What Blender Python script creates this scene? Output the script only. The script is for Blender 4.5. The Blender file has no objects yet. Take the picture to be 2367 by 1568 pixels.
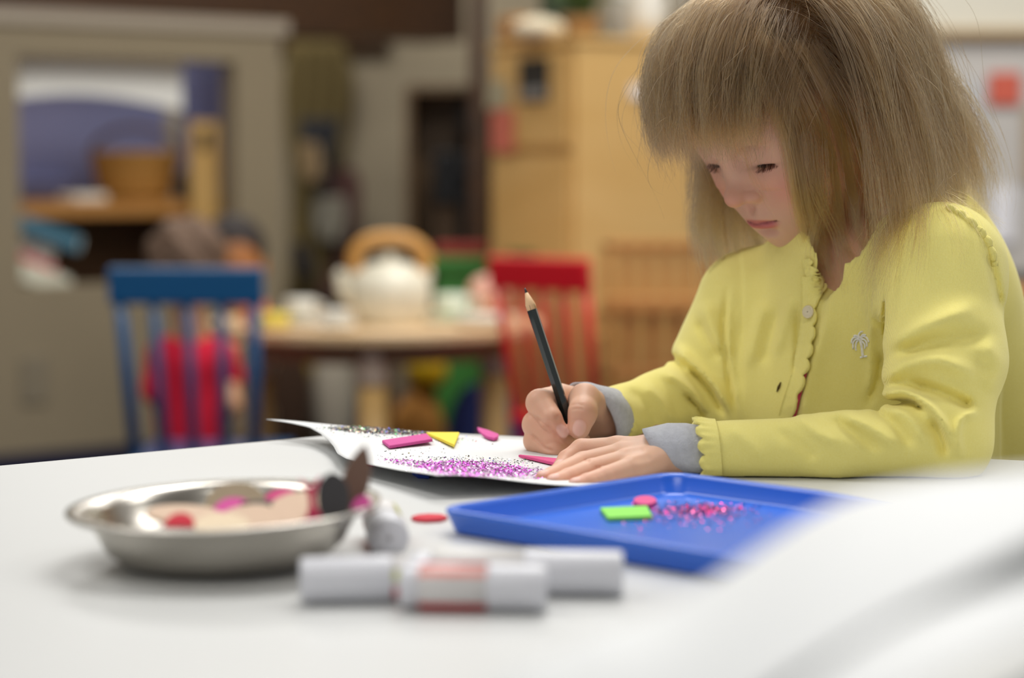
import bpy, bmesh, math, random
import numpy as np
from mathutils import Vector, Matrix

# ------------------------------------------------------------------ camera, world, lights, exposure
FPX, CXP, CYP = 5000.0, 1183.5, 784.0          # focal length and centre in pixels of the 2367x1568 frame
ZT = 0.56                                      # height of the craft table
CAM = np.array([0.0, 0.0, ZT + 0.20])
PITCH = math.atan(400.0 / FPX)
scene = bpy.context.scene
COL = scene.collection
cd = bpy.data.cameras.new('camera')
cam = bpy.data.objects.new('camera', cd); COL.objects.link(cam)
cam.location = CAM
cam.rotation_euler = (math.pi / 2 - PITCH, 0, 0)
cd.sensor_width = 36.0
cd.lens = FPX / 2367.0 * 36.0
cd.clip_start = 0.02
cd.dof.use_dof = True
cd.dof.focus_distance = 1.445
cd.dof.aperture_fstop = 3.6
scene.camera = cam

w = bpy.data.worlds.new('world'); scene.world = w
w.use_nodes = True
w.node_tree.nodes['Background'].inputs[0].default_value = (1.0, 0.98, 0.955, 1)
w.node_tree.nodes['Background'].inputs[1].default_value = 0.42

def area(name, loc, sx, sy, power, col=(1.0, 0.985, 0.95)):
    l = bpy.data.lights.new(name, 'AREA'); l.shape = 'RECTANGLE'; l.size = sx; l.size_y = sy
    l.energy = power; l.color = col
    o = bpy.data.objects.new(name, l); COL.objects.link(o); o.location = loc
    return o
area('ceiling_lamp', (0.35, 2.15, 2.44), 1.2, 0.6, 36)
area('ceiling_lamp', (-1.3, 1.5, 2.44), 1.2, 0.6, 20)
area('ceiling_lamp', (1.9, 1.6, 2.44), 1.2, 0.6, 17)
area('ceiling_lamp', (-0.3, -0.3, 2.44), 1.2, 0.6, 17)
area('ceiling_lamp', (0.3, 4.2, 2.44), 1.2, 0.6, 34)
area('ceiling_lamp', (-0.9, 5.9, 2.44), 1.2, 0.6, 26)
area('ceiling_lamp', (1.9, 4.0, 2.44), 1.2, 0.6, 16)
vs = scene.view_settings
vs.view_transform = 'Standard'; vs.look = 'None'; vs.gamma = 1.0; vs.use_curve_mapping = False
vs.exposure = 0.0
scene.cycles.max_bounces = 8

# ------------------------------------------------------------------ helpers
def ray(px, py):
    u = (px - CXP) / FPX; v = (CYP - py) / FPX
    cp, sp = math.cos(PITCH), math.sin(PITCH)
    return np.array([u, cp + v * sp, -sp + v * cp])
def P(px, py, Y):
    d = ray(px, py); return CAM + d * (Y / d[1])
def T(px, py, h=0.0):
    d = ray(px, py); return CAM + d * ((ZT + h - CAM[2]) / d[2])
def xat(px, Y):
    return P(px, 384, Y)[0]
def zat(py, Y):
    return P(1183.5, py, Y)[2]
def lin(c):
    c = c / 255.0
    return c / 12.92 if c <= 0.04045 else ((c + 0.055) / 1.055) ** 2.4
def C(r, g, b): return (lin(r), lin(g), lin(b), 1.0)

MATS = {}
def mat(name, col, rough=0.6, metal=0.0, noise=0.0, nscale=40.0, bump=0.0, bscale=None, spec=0.5, sheen=0.0, sss=0.0, coat=0.0, stretch=None):
    if name in MATS: return MATS[name]
    m = bpy.data.materials.new(name); m.use_nodes = True
    nt = m.node_tree; b = nt.nodes['Principled BSDF']
    b.inputs['Base Color'].default_value = col
    b.inputs['Roughness'].default_value = rough
    b.inputs['Metallic'].default_value = metal
    b.inputs['Specular IOR Level'].default_value = spec
    if sheen: b.inputs['Sheen Weight'].default_value = sheen
    if coat: b.inputs['Coat Weight'].default_value = coat
    if sss:
        b.inputs['Subsurface Weight'].default_value = sss
        b.inputs['Subsurface Radius'].default_value = (1.0, 0.35, 0.2)
        b.inputs['Subsurface Scale'].default_value = 0.006
    if noise or bump:
        tc = nt.nodes.new('ShaderNodeTexCoord'); mp = nt.nodes.new('ShaderNodeMapping')
        nt.links.new(tc.outputs['Object'], mp.inputs[0])
        if stretch: mp.inputs['Scale'].default_value = stretch
    if noise:
        n = nt.nodes.new('ShaderNodeTexNoise'); n.inputs['Scale'].default_value = nscale; n.inputs['Detail'].default_value = 4
        nt.links.new(mp.outputs[0], n.inputs['Vector'])
        mx = nt.nodes.new('ShaderNodeMix'); mx.data_type = 'RGBA'
        mx.inputs[6].default_value = tuple(min(1, c * (1 - noise)) for c in col[:3]) + (1,)
        mx.inputs[7].default_value = tuple(min(1, c * (1 + noise)) for c in col[:3]) + (1,)
        nt.links.new(n.outputs['Fac'], mx.inputs[0]); nt.links.new(mx.outputs[2], b.inputs['Base Color'])
    if bump:
        n2 = nt.nodes.new('ShaderNodeTexNoise'); n2.inputs['Scale'].default_value = bscale or nscale; n2.inputs['Detail'].default_value = 3
        nt.links.new(mp.outputs[0], n2.inputs['Vector'])
        bp = nt.nodes.new('ShaderNodeBump'); bp.inputs['Strength'].default_value = bump; bp.inputs['Distance'].default_value = 0.002
        nt.links.new(n2.outputs['Fac'], bp.inputs['Height']); nt.links.new(bp.outputs[0], b.inputs['Normal'])
    MATS[name] = m
    return m

def wood(name, c1, c2, scale=(3, 30, 30), rough=0.45):
    if name in MATS: return MATS[name]
    m = mat(name, c1, rough)
    nt = m.node_tree; b = nt.nodes['Principled BSDF']
    tc = nt.nodes.new('ShaderNodeTexCoord'); mp = nt.nodes.new('ShaderNodeMapping'); mp.inputs['Scale'].default_value = scale
    n = nt.nodes.new('ShaderNodeTexNoise'); n.inputs['Scale'].default_value = 2.0; n.inputs['Detail'].default_value = 5; n.inputs['Distortion'].default_value = 0.6
    r = nt.nodes.new('ShaderNodeValToRGB'); r.color_ramp.elements[0].color = c1; r.color_ramp.elements[1].color = c2
    r.color_ramp.elements[0].position = 0.35; r.color_ramp.elements[1].position = 0.7
    nt.links.new(tc.outputs['Object'], mp.inputs[0]); nt.links.new(mp.outputs[0], n.inputs['Vector'])
    nt.links.new(n.outputs['Fac'], r.inputs[0]); nt.links.new(r.outputs[0], b.inputs['Base Color'])
    return m

WLOC = {}
def tag(o, label=None, cat=None, group=None, kind=None):
    if label: o['label'] = label
    if cat: o['category'] = cat
    if group: o['group'] = group
    if kind: o['kind'] = kind
    return o
def thing(name, loc, label, cat, group=None):
    o = bpy.data.objects.new(name, None); COL.objects.link(o); o.location = loc; o.empty_display_size = 0.05
    WLOC[o] = np.array(loc, float)
    return tag(o, label, cat, group)

def mesh_from(name, V, F, smooth=False):
    me = bpy.data.meshes.new(name)
    V = np.asarray(V, np.float32)
    if isinstance(F, np.ndarray):
        n, k = F.shape
        me.vertices.add(len(V)); me.vertices.foreach_set('co', V.ravel())
        me.loops.add(n * k); me.loops.foreach_set('vertex_index', F.astype(np.int32).ravel())
        me.polygons.add(n); me.polygons.foreach_set('loop_start', np.arange(0, n * k, k, dtype=np.int32))
        me.update(calc_edges=True)
    else:
        me.from_pydata(V.tolist(), [], F); me.update()
    if smooth:
        me.polygons.foreach_set('use_smooth', np.ones(len(me.polygons), bool))
    return me

def link_mesh(name, V, F, m, parent=None, smooth=False, origin=None, bevel=0.0, segs=2):
    """world-space vertices -> one mesh object, origin at its base or at its parent"""
    V = np.asarray(V, float)
    if parent is not None: org = WLOC[parent]
    elif origin is not None: org = np.asarray(origin, float)
    else: org = np.array([(V[:, 0].min() + V[:, 0].max()) / 2, (V[:, 1].min() + V[:, 1].max()) / 2, V[:, 2].min()])
    me = mesh_from(name, V - org, F, smooth)
    if bevel:
        bm = bmesh.new(); bm.from_mesh(me)
        bmesh.ops.recalc_face_normals(bm, faces=bm.faces)
        es = [e for e in bm.edges if len(e.link_faces) == 2 and e.calc_face_angle(0) > 0.6]
        bmesh.ops.bevel(bm, geom=es, offset=bevel, segments=segs, affect='EDGES', profile=0.5)
        bm.to_mesh(me); bm.free()
    o = bpy.data.objects.new(name, me); COL.objects.link(o)
    if m is not None: me.materials.append(m)
    if parent is not None: o.parent = parent; WLOC[o] = org
    else: o.location = org; WLOC[o] = org
    return o

class MB:
    def __init__(s): s.v = []; s.f = []
    def add(s, V, F):
        n = len(s.v); s.v.extend([tuple(map(float, p)) for p in V]); s.f.extend([tuple(n + i for i in f) for f in F]); return s
    def box(s, c, size, rz=0.0, R=None):
        h = np.array(size) / 2.0
        V = np.array([[x, y, z] for x in (-1, 1) for y in (-1, 1) for z in (-1, 1)]) * h
        if R is None: R = rotz(rz)
        V = V @ np.asarray(R).T + np.array(c)
        return s.add(V, [(0, 1, 3, 2), (4, 6, 7, 5), (0, 4, 5, 1), (2, 3, 7, 6), (0, 2, 6, 4), (1, 5, 7, 3)])
    def prism(s, poly, z0, z1):
        n = len(poly)
        V = [(x, y, z0) for x, y in poly] + [(x, y, z1) for x, y in poly]
        F = [tuple(range(n))[::-1], tuple(range(n, 2 * n))] + [(i, (i + 1) % n, n + (i + 1) % n, n + i) for i in range(n)]
        return s.add(V, F)
    def plate(s, poly, frame, t):
        """outline in a plane: frame = (origin, ex, ey, ez); thickness t along ez"""
        o, ex, ey, ez = [np.array(a, float) for a in frame]; n = len(poly)
        V = [o + ex * a + ey * b for a, b in poly] + [o + ex * a + ey * b + ez * t for a, b in poly]
        F = [tuple(range(n))[::-1], tuple(range(n, 2 * n))] + [(i, (i + 1) % n, n + (i + 1) % n, n + i) for i in range(n)]
        return s.add(V, F)
    def lathe(s, prof, c, n=48, R=None, close=False):
        V = []; F = []; R = np.eye(3) if R is None else np.asarray(R); m = len(prof)
        for i in range(n):
            a = 2 * math.pi * i / n
            for r, z in prof: V.append(R @ np.array([r * math.cos(a), r * math.sin(a), z]) + np.array(c))
        for i in range(n):
            j = (i + 1) % n
            for k in range(m - 1 + (1 if close else 0)):
                k2 = (k + 1) % m
                F.append((i * m + k, j * m + k, j * m + k2, i * m + k2))
        return s.add(V, F)
    def tube(s, pts, rad, n=10, cap=True):
        pts = [np.array(p, float) for p in pts]; N = len(pts)
        rad = [rad] * N if np.isscalar(rad) else rad
        V = []; F = []
        t0 = pts[1] - pts[0]; t0 /= np.linalg.norm(t0)
        up = np.array([0, 0, 1.0]) if abs(t0[2]) < 0.9 else np.array([1.0, 0, 0])
        u = np.cross(t0, up); u /= np.linalg.norm(u)
        for i in range(N):
            a = pts[max(i - 1, 0)]; b = pts[min(i + 1, N - 1)]
            t = b - a; t /= (np.linalg.norm(t) + 1e-9)
            u = u - t * np.dot(u, t); u /= np.linalg.norm(u); w_ = np.cross(t, u)
            for k in range(n):
                q = 2 * math.pi * k / n
                V.append(pts[i] + rad[i] * (math.cos(q) * u + math.sin(q) * w_))
        for i in range(N - 1):
            for k in range(n):
                k2 = (k + 1) % n
                F.append((i * n + k, i * n + k2, (i + 1) * n + k2, (i + 1) * n + k))
        if cap: F.append(tuple(range(n))[::-1]); F.append(tuple((N - 1) * n + k for k in range(n)))
        return s.add(V, F)
    def build(s, name, m, parent=None, smooth=False, origin=None, bevel=0.0, segs=2):
        return link_mesh(name, s.v, s.f, m, parent, smooth, origin, bevel, segs)
def rotz(a):
    c, s = math.cos(a), math.sin(a); return np.array([[c, -s, 0], [s, c, 0], [0, 0, 1.0]])
def rotx(a):
    c, s = math.cos(a), math.sin(a); return np.array([[1.0, 0, 0], [0, c, -s], [0, s, c]])
def roty(a):
    c, s = math.cos(a), math.sin(a); return np.array([[c, 0, s], [0, 1.0, 0], [-s, 0, c]])
def unit(v): v = np.asarray(v, float); return v / np.linalg.norm(v)
def smooth_pts(ctrl, n):
    """Catmull-Rom through control points"""
    c = np.array(ctrl, float); c = np.vstack([2 * c[0] - c[1], c, 2 * c[-1] - c[-2]]); m = len(c) - 3
    out = []
    for t in np.linspace(0, m - 1e-6, n):
        i = int(t); f = t - i; p0, p1, p2, p3 = c[i:i + 4]
        out.append(0.5 * ((2 * p1) + (-p0 + p2) * f + (2 * p0 - 5 * p1 + 4 * p2 - p3) * f * f + (-p0 + 3 * p1 - 3 * p2 + p3) * f ** 3))
    return np.array(out)
def ellipse(rx, ry, n=28, a0=0.0, a1=2 * math.pi):
    full = abs(a1 - a0) > 6.28
    return [(rx * math.cos(a), ry * math.sin(a)) for a in np.linspace(a0, a1, n, endpoint=not full)]
rng = np.random.default_rng(7)
random.seed(7)
# ------------------------------------------------------------------ room shell
m_carpet = mat('carpet_navy', C(28, 30, 62), 0.95, noise=0.35, nscale=300, bump=0.6, bscale=500)
m_ceiling = mat('ceiling_white', C(200, 196, 185), 0.9)
m_wall = mat('wall_taupe', C(176, 162, 136), 0.85, noise=0.06, nscale=6)
m_wall_l = mat('wall_cream', C(222, 218, 202), 0.85, noise=0.03, nscale=6)
m_part = mat('partition_taupe', C(150, 137, 112), 0.85, noise=0.06, nscale=5)
m_navy = mat('navy_trim', C(26, 28, 58), 0.6)
m_dkwood = wood('dark_wood', C(58, 34, 10), C(82, 50, 18))
m_wood = wood('birch_wood', C(206, 166, 100), C(214, 176, 112), (1.2, 1.2, 5))
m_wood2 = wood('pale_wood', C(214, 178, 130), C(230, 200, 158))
m_wood3 = wood('honey_wood', C(178, 122, 58), C(196, 142, 78))

def struct(mb, name, m, bevel=0.0):
    o = mb.build(name, m, bevel=bevel); tag(o, kind='structure'); return o
o = struct(MB().box((0, 3, -0.05), (7.4, 9.6, 0.1)), 'floor', m_carpet); tag(o, 'dark navy blue carpet floor', 'floor')
o = struct(MB().box((0, 3, 2.5), (7.4, 9.6, 0.08)), 'ceiling', m_ceiling); tag(o, 'plain white ceiling over the classroom', 'ceiling')
o = struct(MB().box((-1.2, 7.15, 1.23), (5.0, 0.1, 2.46)), 'wall_back', m_wall); tag(o, 'dim taupe back wall behind the hanging clothes', 'wall')
o = struct(MB().box((2.1, 5.35, 1.23), (2.9, 0.1, 2.46)), 'wall_right', m_wall_l); tag(o, 'pale cream wall behind the girl', 'wall')
o = struct(MB().box((2.1, 5.285, zat(78, 5.3)), (2.9, 0.03, 0.022)), 'trim_1', wood('trim_tan', C(168, 140, 96), C(180, 152, 108))); tag(o, 'tan wooden rail along the cream wall', 'trim')
o = struct(MB().box((2.1, 5.285, zat(655, 5.3)), (2.9, 0.03, 0.05)), 'trim_2', mat('grey_trim', C(88, 84, 80), 0.6)); tag(o, 'dark grey chair rail low on the cream wall', 'trim')

# loft: dark wooden platform above the play corner, running back to the right
pdir = unit([0.80, 0.60, 0]); pnrm = np.array([pdir[1], -pdir[0], 0])
pa = math.atan2(pdir[1], pdir[0])
A0 = P(45, 384, 5.30)                # left edge of the opening, on the partition plane
def pp(s, z, off=0.0):               # point on the partition: s along it from A0
    q = A0 + pdir * s + pnrm * off; return np.array([q[0], q[1], z])
def s_of(px):                        # where a pixel column meets the partition plane
    d = ray(px, 384); n = pnrm; t = np.dot(A0 - CAM, n) / np.dot(d * np.array([1, 1, 0]), n)
    q = CAM + d * t; return float(np.dot(q - A0, pdir))
sL, sR = s_of(45), s_of(546)
zB, zTt = zat(662, 5.35), zat(129, 5.33)
sEnd = s_of(650); sBeg = s_of(-900); zTop = zat(62, 5.45)
TH = 0.07
wp = thing('wall_left', tuple(pp(sEnd, 0)), 'low taupe partition wall with a square window opening', 'wall'); wp['kind'] = 'structure'
def panel(s0, s1, z0, z1, name, m, parent, off=-TH / 2, th=TH, bevel=0.0):
    c = pp((s0 + s1) / 2, (z0 + z1) / 2, off)
    return MB().box(c, (abs(s1 - s0), th, z1 - z0), pa).build(name, m, parent, bevel=bevel)
panel(sBeg, sL, 0, zTop, 'wall_panel', m_part, wp); panel(sR, sEnd, 0, zTop, 'wall_panel', m_part, wp)
panel(sL, sR, 0, zB, 'wall_panel', m_part, wp); panel(sL, sR, zTt, zTop, 'wall_panel', m_part, wp)
cp_ = panel(sBeg, sEnd + 0.02, zTop, zTop + 0.035, 'top_cap', mat('cap_grey', C(176, 164, 146), 0.5), wp, th=TH + 0.03)
panel(sBeg, sEnd, 0, 0.055, 'baseboard', m_navy, wp, off=0.006, th=0.012)
so = pp(s_of(70), zat(880, 5.3), 0.004)
MB().box(so, (0.07, 0.008, 0.115), pa).build('socket_plate', mat('socket_grey', C(140, 130, 110), 0.5), wp, bevel=0.002)
# loft
def loftbox(s0, s1, w0, w1, z0, z1):
    c = A0 + pdir * (s0 + s1) / 2 + pnrm * (w0 + w1) / 2; return MB().box((c[0], c[1], (z0 + z1) / 2), (s1 - s0, abs(w1 - w0), z1 - z0), pa)
beam = loftbox(-1.6, 1.55, -0.50, -0.30, zat(64, 5.85), zat(64, 5.85) + 0.26).build('trim_3', m_dkwood); tag(beam, 'dark brown wooden beam above the play corner', 'beam', kind='structure')
pst = MB().box((xat(1106, 6.26), 6.26, 0.8), (0.05, 0.05, 1.6)).build('trim_4', m_dkwood); tag(pst, 'dark brown wooden post left of the birch cabinet', 'post', kind='structure')

# ------------------------------------------------------------------ nook seen through the opening
m_blue = mat('nook_blue', C(150, 154, 196), 0.8, noise=0.05, nscale=8)
o = panel(sL - 0.45, sEnd - 0.02, 0.02, 1.10, 'nook_backdrop', m_blue, None, off=-0.62, th=0.03); tag(o, 'periwinkle blue backdrop panel at the back of the window nook', 'panel')
c_ = pp(sEnd + 0.035, 0.56, -0.345); o = MB().box(c_, (0.02, 0.52, 1.08), pa).build('nook_side_panel', m_blue); tag(o, 'periwinkle blue panel closing the right side of the window nook', 'panel')
# white valance with an arched lower edge
s0v, s1v = sL - 0.2, s_of(440) + 0.02
poly = [(s0v, zTt + 0.10), (s0v, zat(258, 5.45))]
for t in np.linspace(0, 1, 22):
    s = s0v + (s1v - s0v) * t; poly.append((s, zat(252, 5.45) + 0.038 * math.sin(math.pi * min(1, max(0, (t - 0.15) / 0.85)))))
poly += [(s1v, zTt + 0.10)]
fr = (pp(0, 0, -0.088), pdir, (0, 0, 1), pnrm)
o = MB().plate(poly, fr, 0.012).build('valance', mat('valance_white', C(250, 250, 244), 0.8)); tag(o, 'white valance with an arched lower edge inside the window nook', 'valance')
# counter with curved front edge
zc = zat(478, 5.55)
pl = [(sL - 0.35, -0.58)] + [(s, -0.18 + 0.05 * math.sin(math.pi * (s - sL + 0.35) / (sR - sL + 0.7))) for s in np.linspace(sL - 0.35, sEnd - 0.03, 20)] + [(sEnd - 0.03, -0.58)]
mb = MB(); mb.prism([tuple((A0 + pdir * a + pnrm * b)[:2]) for a, b in pl], zc - 0.025, zc + 0.012)
ct = thing('play_counter', tuple(pp((sL + sR) / 2, 0, -0.4)), 'honey wood counter with a bowed front edge behind the window opening', 'counter')
mb.build('counter_top', m_wood3, ct)
panel(sL + 0.15, sEnd - 0.05, 0, zc - 0.025, 'front_panel', m_dkwood, ct, off=-0.36, th=0.02)
panel(sL - 0.33, sL - 0.31, 0, zc - 0.025, 'leg', m_dkwood, ct, off=-0.4, th=0.3)
# wicker basket with hoop handle
bc = P(312, 384, 5.85); bc[2] = zc + 0.012
bk = thing('wicker_basket', tuple(bc), 'round brown wicker basket with hoop handle on the nook counter', 'basket')
prof = [(0.001, 0.004), (0.090, 0.0), (0.100, 0.03), (0.115, 0.10), (0.122, 0.122), (0.124, 0.132), (0.117, 0.132), (0.110, 0.10), (0.094, 0.03), (0.001, 0.015)]
m_wick = mat('wicker_brown', C(168, 124, 56), 0.7, noise=0.3, nscale=60, bump=1.0, bscale=90, stretch=(1, 1, 3))
MB().lathe(prof, bc, 40).build('basket_body', m_wick, bk, smooth=True)
for k in range(5):
    zz = 0.018 + 0.024 * k; MB().lathe([(0.094 + zz * 0.19 + 0.004 * math.cos(a), zz + 0.006 * math.sin(a)) for a in np.linspace(0, 6.283, 9)[:-1]], bc, 40, close=True).build('weave_band', m_wick, bk, smooth=True)
MB().tube([bc + np.array([0.118 * math.cos(a), 0, 0.12 + 0.075 * math.sin(a)]) for a in np.linspace(0, math.pi, 24)], 0.007, 8).build('handle', mat('wicker_dark', C(120, 92, 70), 0.7), bk, smooth=True)
# upright board with a dark knob, right of the nook
up = thing('nook_post', tuple(pp(s_of(515), 0, -0.106)), 'pale wooden upright with a dark hole right of the nook', 'post')
panel(s_of(486), s_of(552), 0, zat(280, 5.75), 'upright', m_wood, up, off=-0.106, th=0.012)
MB().box(pp(s_of(516), zat(325, 5.75), -0.098), (0.032, 0.008, 0.05), pa).build('dark_hole', mat('charcoal', C(40, 36, 28), 0.7), up, bevel=0.004)
o = MB().lathe([(0.001, 0), (0.042, 0), (0.05, 0.03), (0.045, 0.065), (0.02, 0.085), (0.001, 0.09)], np.array([*P(446, 384, 5.90)[:2], zc + 0.012]), 20).build('dark_pot', mat('dark_slate', C(44, 46, 62), 0.6), smooth=True); tag(o, 'small dark pot on the nook counter right of the wicker basket', 'pot')
o = MB().box(np.array([*P(190, 384, 5.62)[:2], zc + 0.022]), (0.10, 0.08, 0.02), pa + 0.1).build('white_box', mat('white_card', C(225, 222, 210), 0.7), bevel=0.004); tag(o, 'flat white box on the nook counter left of the wicker basket', 'box')
o = MB().box(np.array([*P(100, 384, 5.95)[:2], zc + 0.042]), (0.2, 0.06, 0.06), pa).build('folded_cloth', mat('cloth_periwinkle', C(136, 140, 182), 0.9), bevel=0.015, segs=3); tag(o, 'folded periwinkle cloth on the nook counter by the left jamb', 'cloth')
# picture books leaning below the counter
shelf_z = zB - 0.02
o = panel(sL - 0.3, sL + 0.3, shelf_z - 0.02, shelf_z, 'book_ledge', m_dkwood, None, off=-0.22, th=0.24); tag(o, 'dark ledge low inside the window opening under the picture books', 'shelf')
def book(px, py, tilt, w_, h_, m, off, label):
    c = pp(s_of(px), zat(py, 5.5), off)
    R = rotz(pa) @ roty(math.radians(tilt)) @ rotx(math.radians(-12))
    b = thing('picture_book', tuple(c - np.array([0, 0, h_ / 2])), label, 'book', 'picture books in the nook')
    MB().box(c, (w_, 0.012, h_), R=R).build('cover', m, b, bevel=0.002)
    MB().box(c + R @ np.array([0.004, 0, 0]), (w_, 0.008, h_ - 0.012), R=R).build('pages', mat('pages', C(228, 224, 212), 0.8), b)
book(120, 560, 24, 0.16, 0.06, mat('book_white', C(222, 220, 214), 0.6), -0.16, 'white picture book leaning on the ledge in the nook, second from the top')
book(160, 540, 20, 0.17, 0.045, mat('book_teal', C(60, 110, 132), 0.6), -0.12, 'teal picture book topmost on the nook ledge')
book(110, 605, 24, 0.15, 0.035, mat('book_red', C(200, 36, 44), 0.6), -0.12, 'red picture book in front on the nook ledge')
book(128, 640, 20, 0.15, 0.05, mat('book_cream', C(214, 214, 196), 0.6), -0.09, 'cream picture book lowest on the nook ledge')

# ------------------------------------------------------------------ hanging dress-up clothes on the back wall
YB = 7.08
rail = MB().box((xat(745, 6.98), YB, zat(95, 6.98)), (0.42, 0.03, 0.05)).build('coat_rail', m_dkwood); tag(rail, 'dark wooden coat rail on the back wall', 'coat rail')
def garment(pts, Y, m, label, name, cat='clothing', folds=4, amp=0.014, th=0.03):
    """hanging cloth: outline left/right per height row (pixels), pleated front, closed volume"""
    rows = []; nu = 18
    lv = smooth_pts([(a, b, c_) for a, b, c_ in pts], 16)
    V = []; F = []
    for side in (0, 1):
        for j, (y, xl, xr) in enumerate(lv):
            for i in range(nu):
                u = i / (nu - 1); x = xl + (xr - xl) * u; p = P(x, y, Y)
                prof_ = math.sqrt(max(0, 1 - (2 * u - 1) ** 2))
                dy = -(th * prof_ + amp * math.sin(folds * 6.283 * u + 0.4 * j) * prof_) if side == 0 else 0.0
                V.append(p + np.array([0, dy, 0]))
    n = len(lv) * nu
    for s in (0, 1):
        for j in range(len(lv) - 1):
            for i in range(nu - 1):
                a = s * n + j * nu + i; q = (a, a + 1, a + nu + 1, a + nu); F.append(q if s else q[::-1])
    ring = [j * nu for j in range(len(lv))] ; ring2 = [j * nu + nu - 1 for j in range(len(lv))]
    for k in range(len(lv) - 1):
        F.append((ring[k], ring[k + 1], n + ring[k + 1], n + ring[k])); F.append((ring2[k + 1], ring2[k], n + ring2[k], n + ring2[k + 1]))
    b0 = (len(lv) - 1) * nu
    for i in range(nu - 1):
        F.append((i, i + 1, n + i + 1, n + i)); F.append((b0 + i + 1, b0 + i, n + b0 + i, n + b0 + i + 1))
    o = link_mesh(name, V, F, m, smooth=True); tag(o, label, cat, 'dress-up clothes on the coat rail'); return o
garment([(95, 668, 790), (180, 655, 815), (300, 660, 800), (420, 672, 790), (560, 668, 780), (690, 660, 790)], 7.04, mat('cloth_olive', C(116, 100, 60), 0.95), 'long olive coat hanging at the back of the coat rail', 'olive_coat', 'coat')
garment([(275, 690, 790), (330, 700, 780), (400, 725, 765), (450, 735, 760)], 6.95, mat('cloth_slate', C(62, 62, 66), 0.9), 'dark slate scarf hanging over the olive coat', 'slate_scarf', 'scarf')
garment([(330, 690, 735), (380, 690, 745), (420, 705, 745)], 6.90, mat('cloth_sand', C(172, 146, 108), 0.9), 'small sand coloured bag beside the dark slate scarf', 'sand_bag', 'bag', 2)
garment([(455, 725, 795), (520, 728, 800), (560, 745, 790)], 6.94, mat('cloth_silver', C(150, 144, 128), 0.9), 'pale grey cloth hanging below the slate scarf', 'grey_cloth', 'cloth', 2)
garment([(390, 700, 820), (430, 735, 835), (520, 780, 830), (640, 750, 830), (690, 730, 850)], 7.0, mat('cloth_plum', C(96, 66, 60), 0.95), 'plum brown dress hanging right of the olive coat', 'plum_dress', 'dress')
garment([(560, 676, 705), (600, 680, 720), (640, 690, 730)], 6.985, mat('cloth_ink', C(48, 46, 52), 0.9), 'ink dark mitten shaped bag low on the coat rail', 'ink_bag', 'bag', 2)

# ------------------------------------------------------------------ dark bookcase with black boxes
Yb = 6.35
x0, x1 = xat(945, Yb), xat(1180, Yb)
bkc = thing('bookcase', ((x0 + x1) / 2, Yb + 0.15, 0), 'dark brown bookcase left of the birch cabinet', 'bookcase')
zt_ = zat(205, Yb)
m_bk = wood('bookcase_brown', C(92, 68, 38), C(108, 80, 46))
MB().box(((x0 + x1) / 2, Yb + 0.29, zt_ / 2), (x1 - x0, 0.02, zt_)).build('back_panel', m_bk, bkc)
for xx in (x0, x1): MB().box((xx, Yb + 0.15, zt_ / 2), (0.02, 0.3, zt_)).build('side_panel', m_bk, bkc)
for zz in (0.05, 0.36, 0.50, zt_): MB().box(((x0 + x1) / 2, Yb + 0.15, zz), (x1 - x0, 0.29, 0.02)).build('shelf', m_bk, bkc)
m_blk = mat('black_plastic', C(14, 14, 15), 0.5)
def blackbox(pxa, pxb, pya, pyb, Y, d, name, label, cat):
    x0, x1, z0, z1 = xat(pxa, Y), xat(pxb, Y), zat(pyb, Y), zat(pya, Y)
    t = thing(name, ((x0 + x1) / 2, Y + d / 2, z0), label, cat)
    MB().box(((x0 + x1) / 2, Y + d / 2, (z0 + z1) / 2), (x1 - x0, d, z1 - z0)).build('case', m_blk, t, bevel=0.006)
    for k in range(2):
        cz = z0 + (z1 - z0) * (0.3 + 0.4 * k)
        MB().lathe([(0.001, 0.0), (0.03, 0.002), (0.036, 0.008), (0.04, 0.0)], ((x0 + x1) / 2, Y, cz), 24, rotx(math.pi / 2)).build('speaker_cone', mat('black_rubber', C(20, 20, 22), 0.8), t, smooth=True)
    return t
zsh = 0.51; 
blackbox(1066, 1124, 352, zat(0, Yb) and 578, 6.30, 0.16, 'loudspeaker', 'tall black loudspeaker in the dark bookcase', 'speaker')
blackbox(1002, 1064, 350, 470, 6.34, 0.16, 'loudspeaker', 'shorter dark grey loudspeaker left of the tall black one', 'speaker')
MB_ = MB().tube([P(1072, 351, 6.40), P(1072, 226, 6.40)], 0.016, 10).build('black_pole', m_blk, smooth=True); tag(MB_, 'black pole standing on top of the tall loudspeaker', 'pole')
o = MB().box((xat(1034, 6.42), 6.42, (zat(470, 6.34) + 0.513) / 2), (0.075, 0.12, zat(470, 6.34) - 0.514)).build('brown_box', mat('box_brown', C(78, 58, 38), 0.8), bevel=0.004); tag(o, 'brown box under the shorter loudspeaker', 'box')

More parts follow.
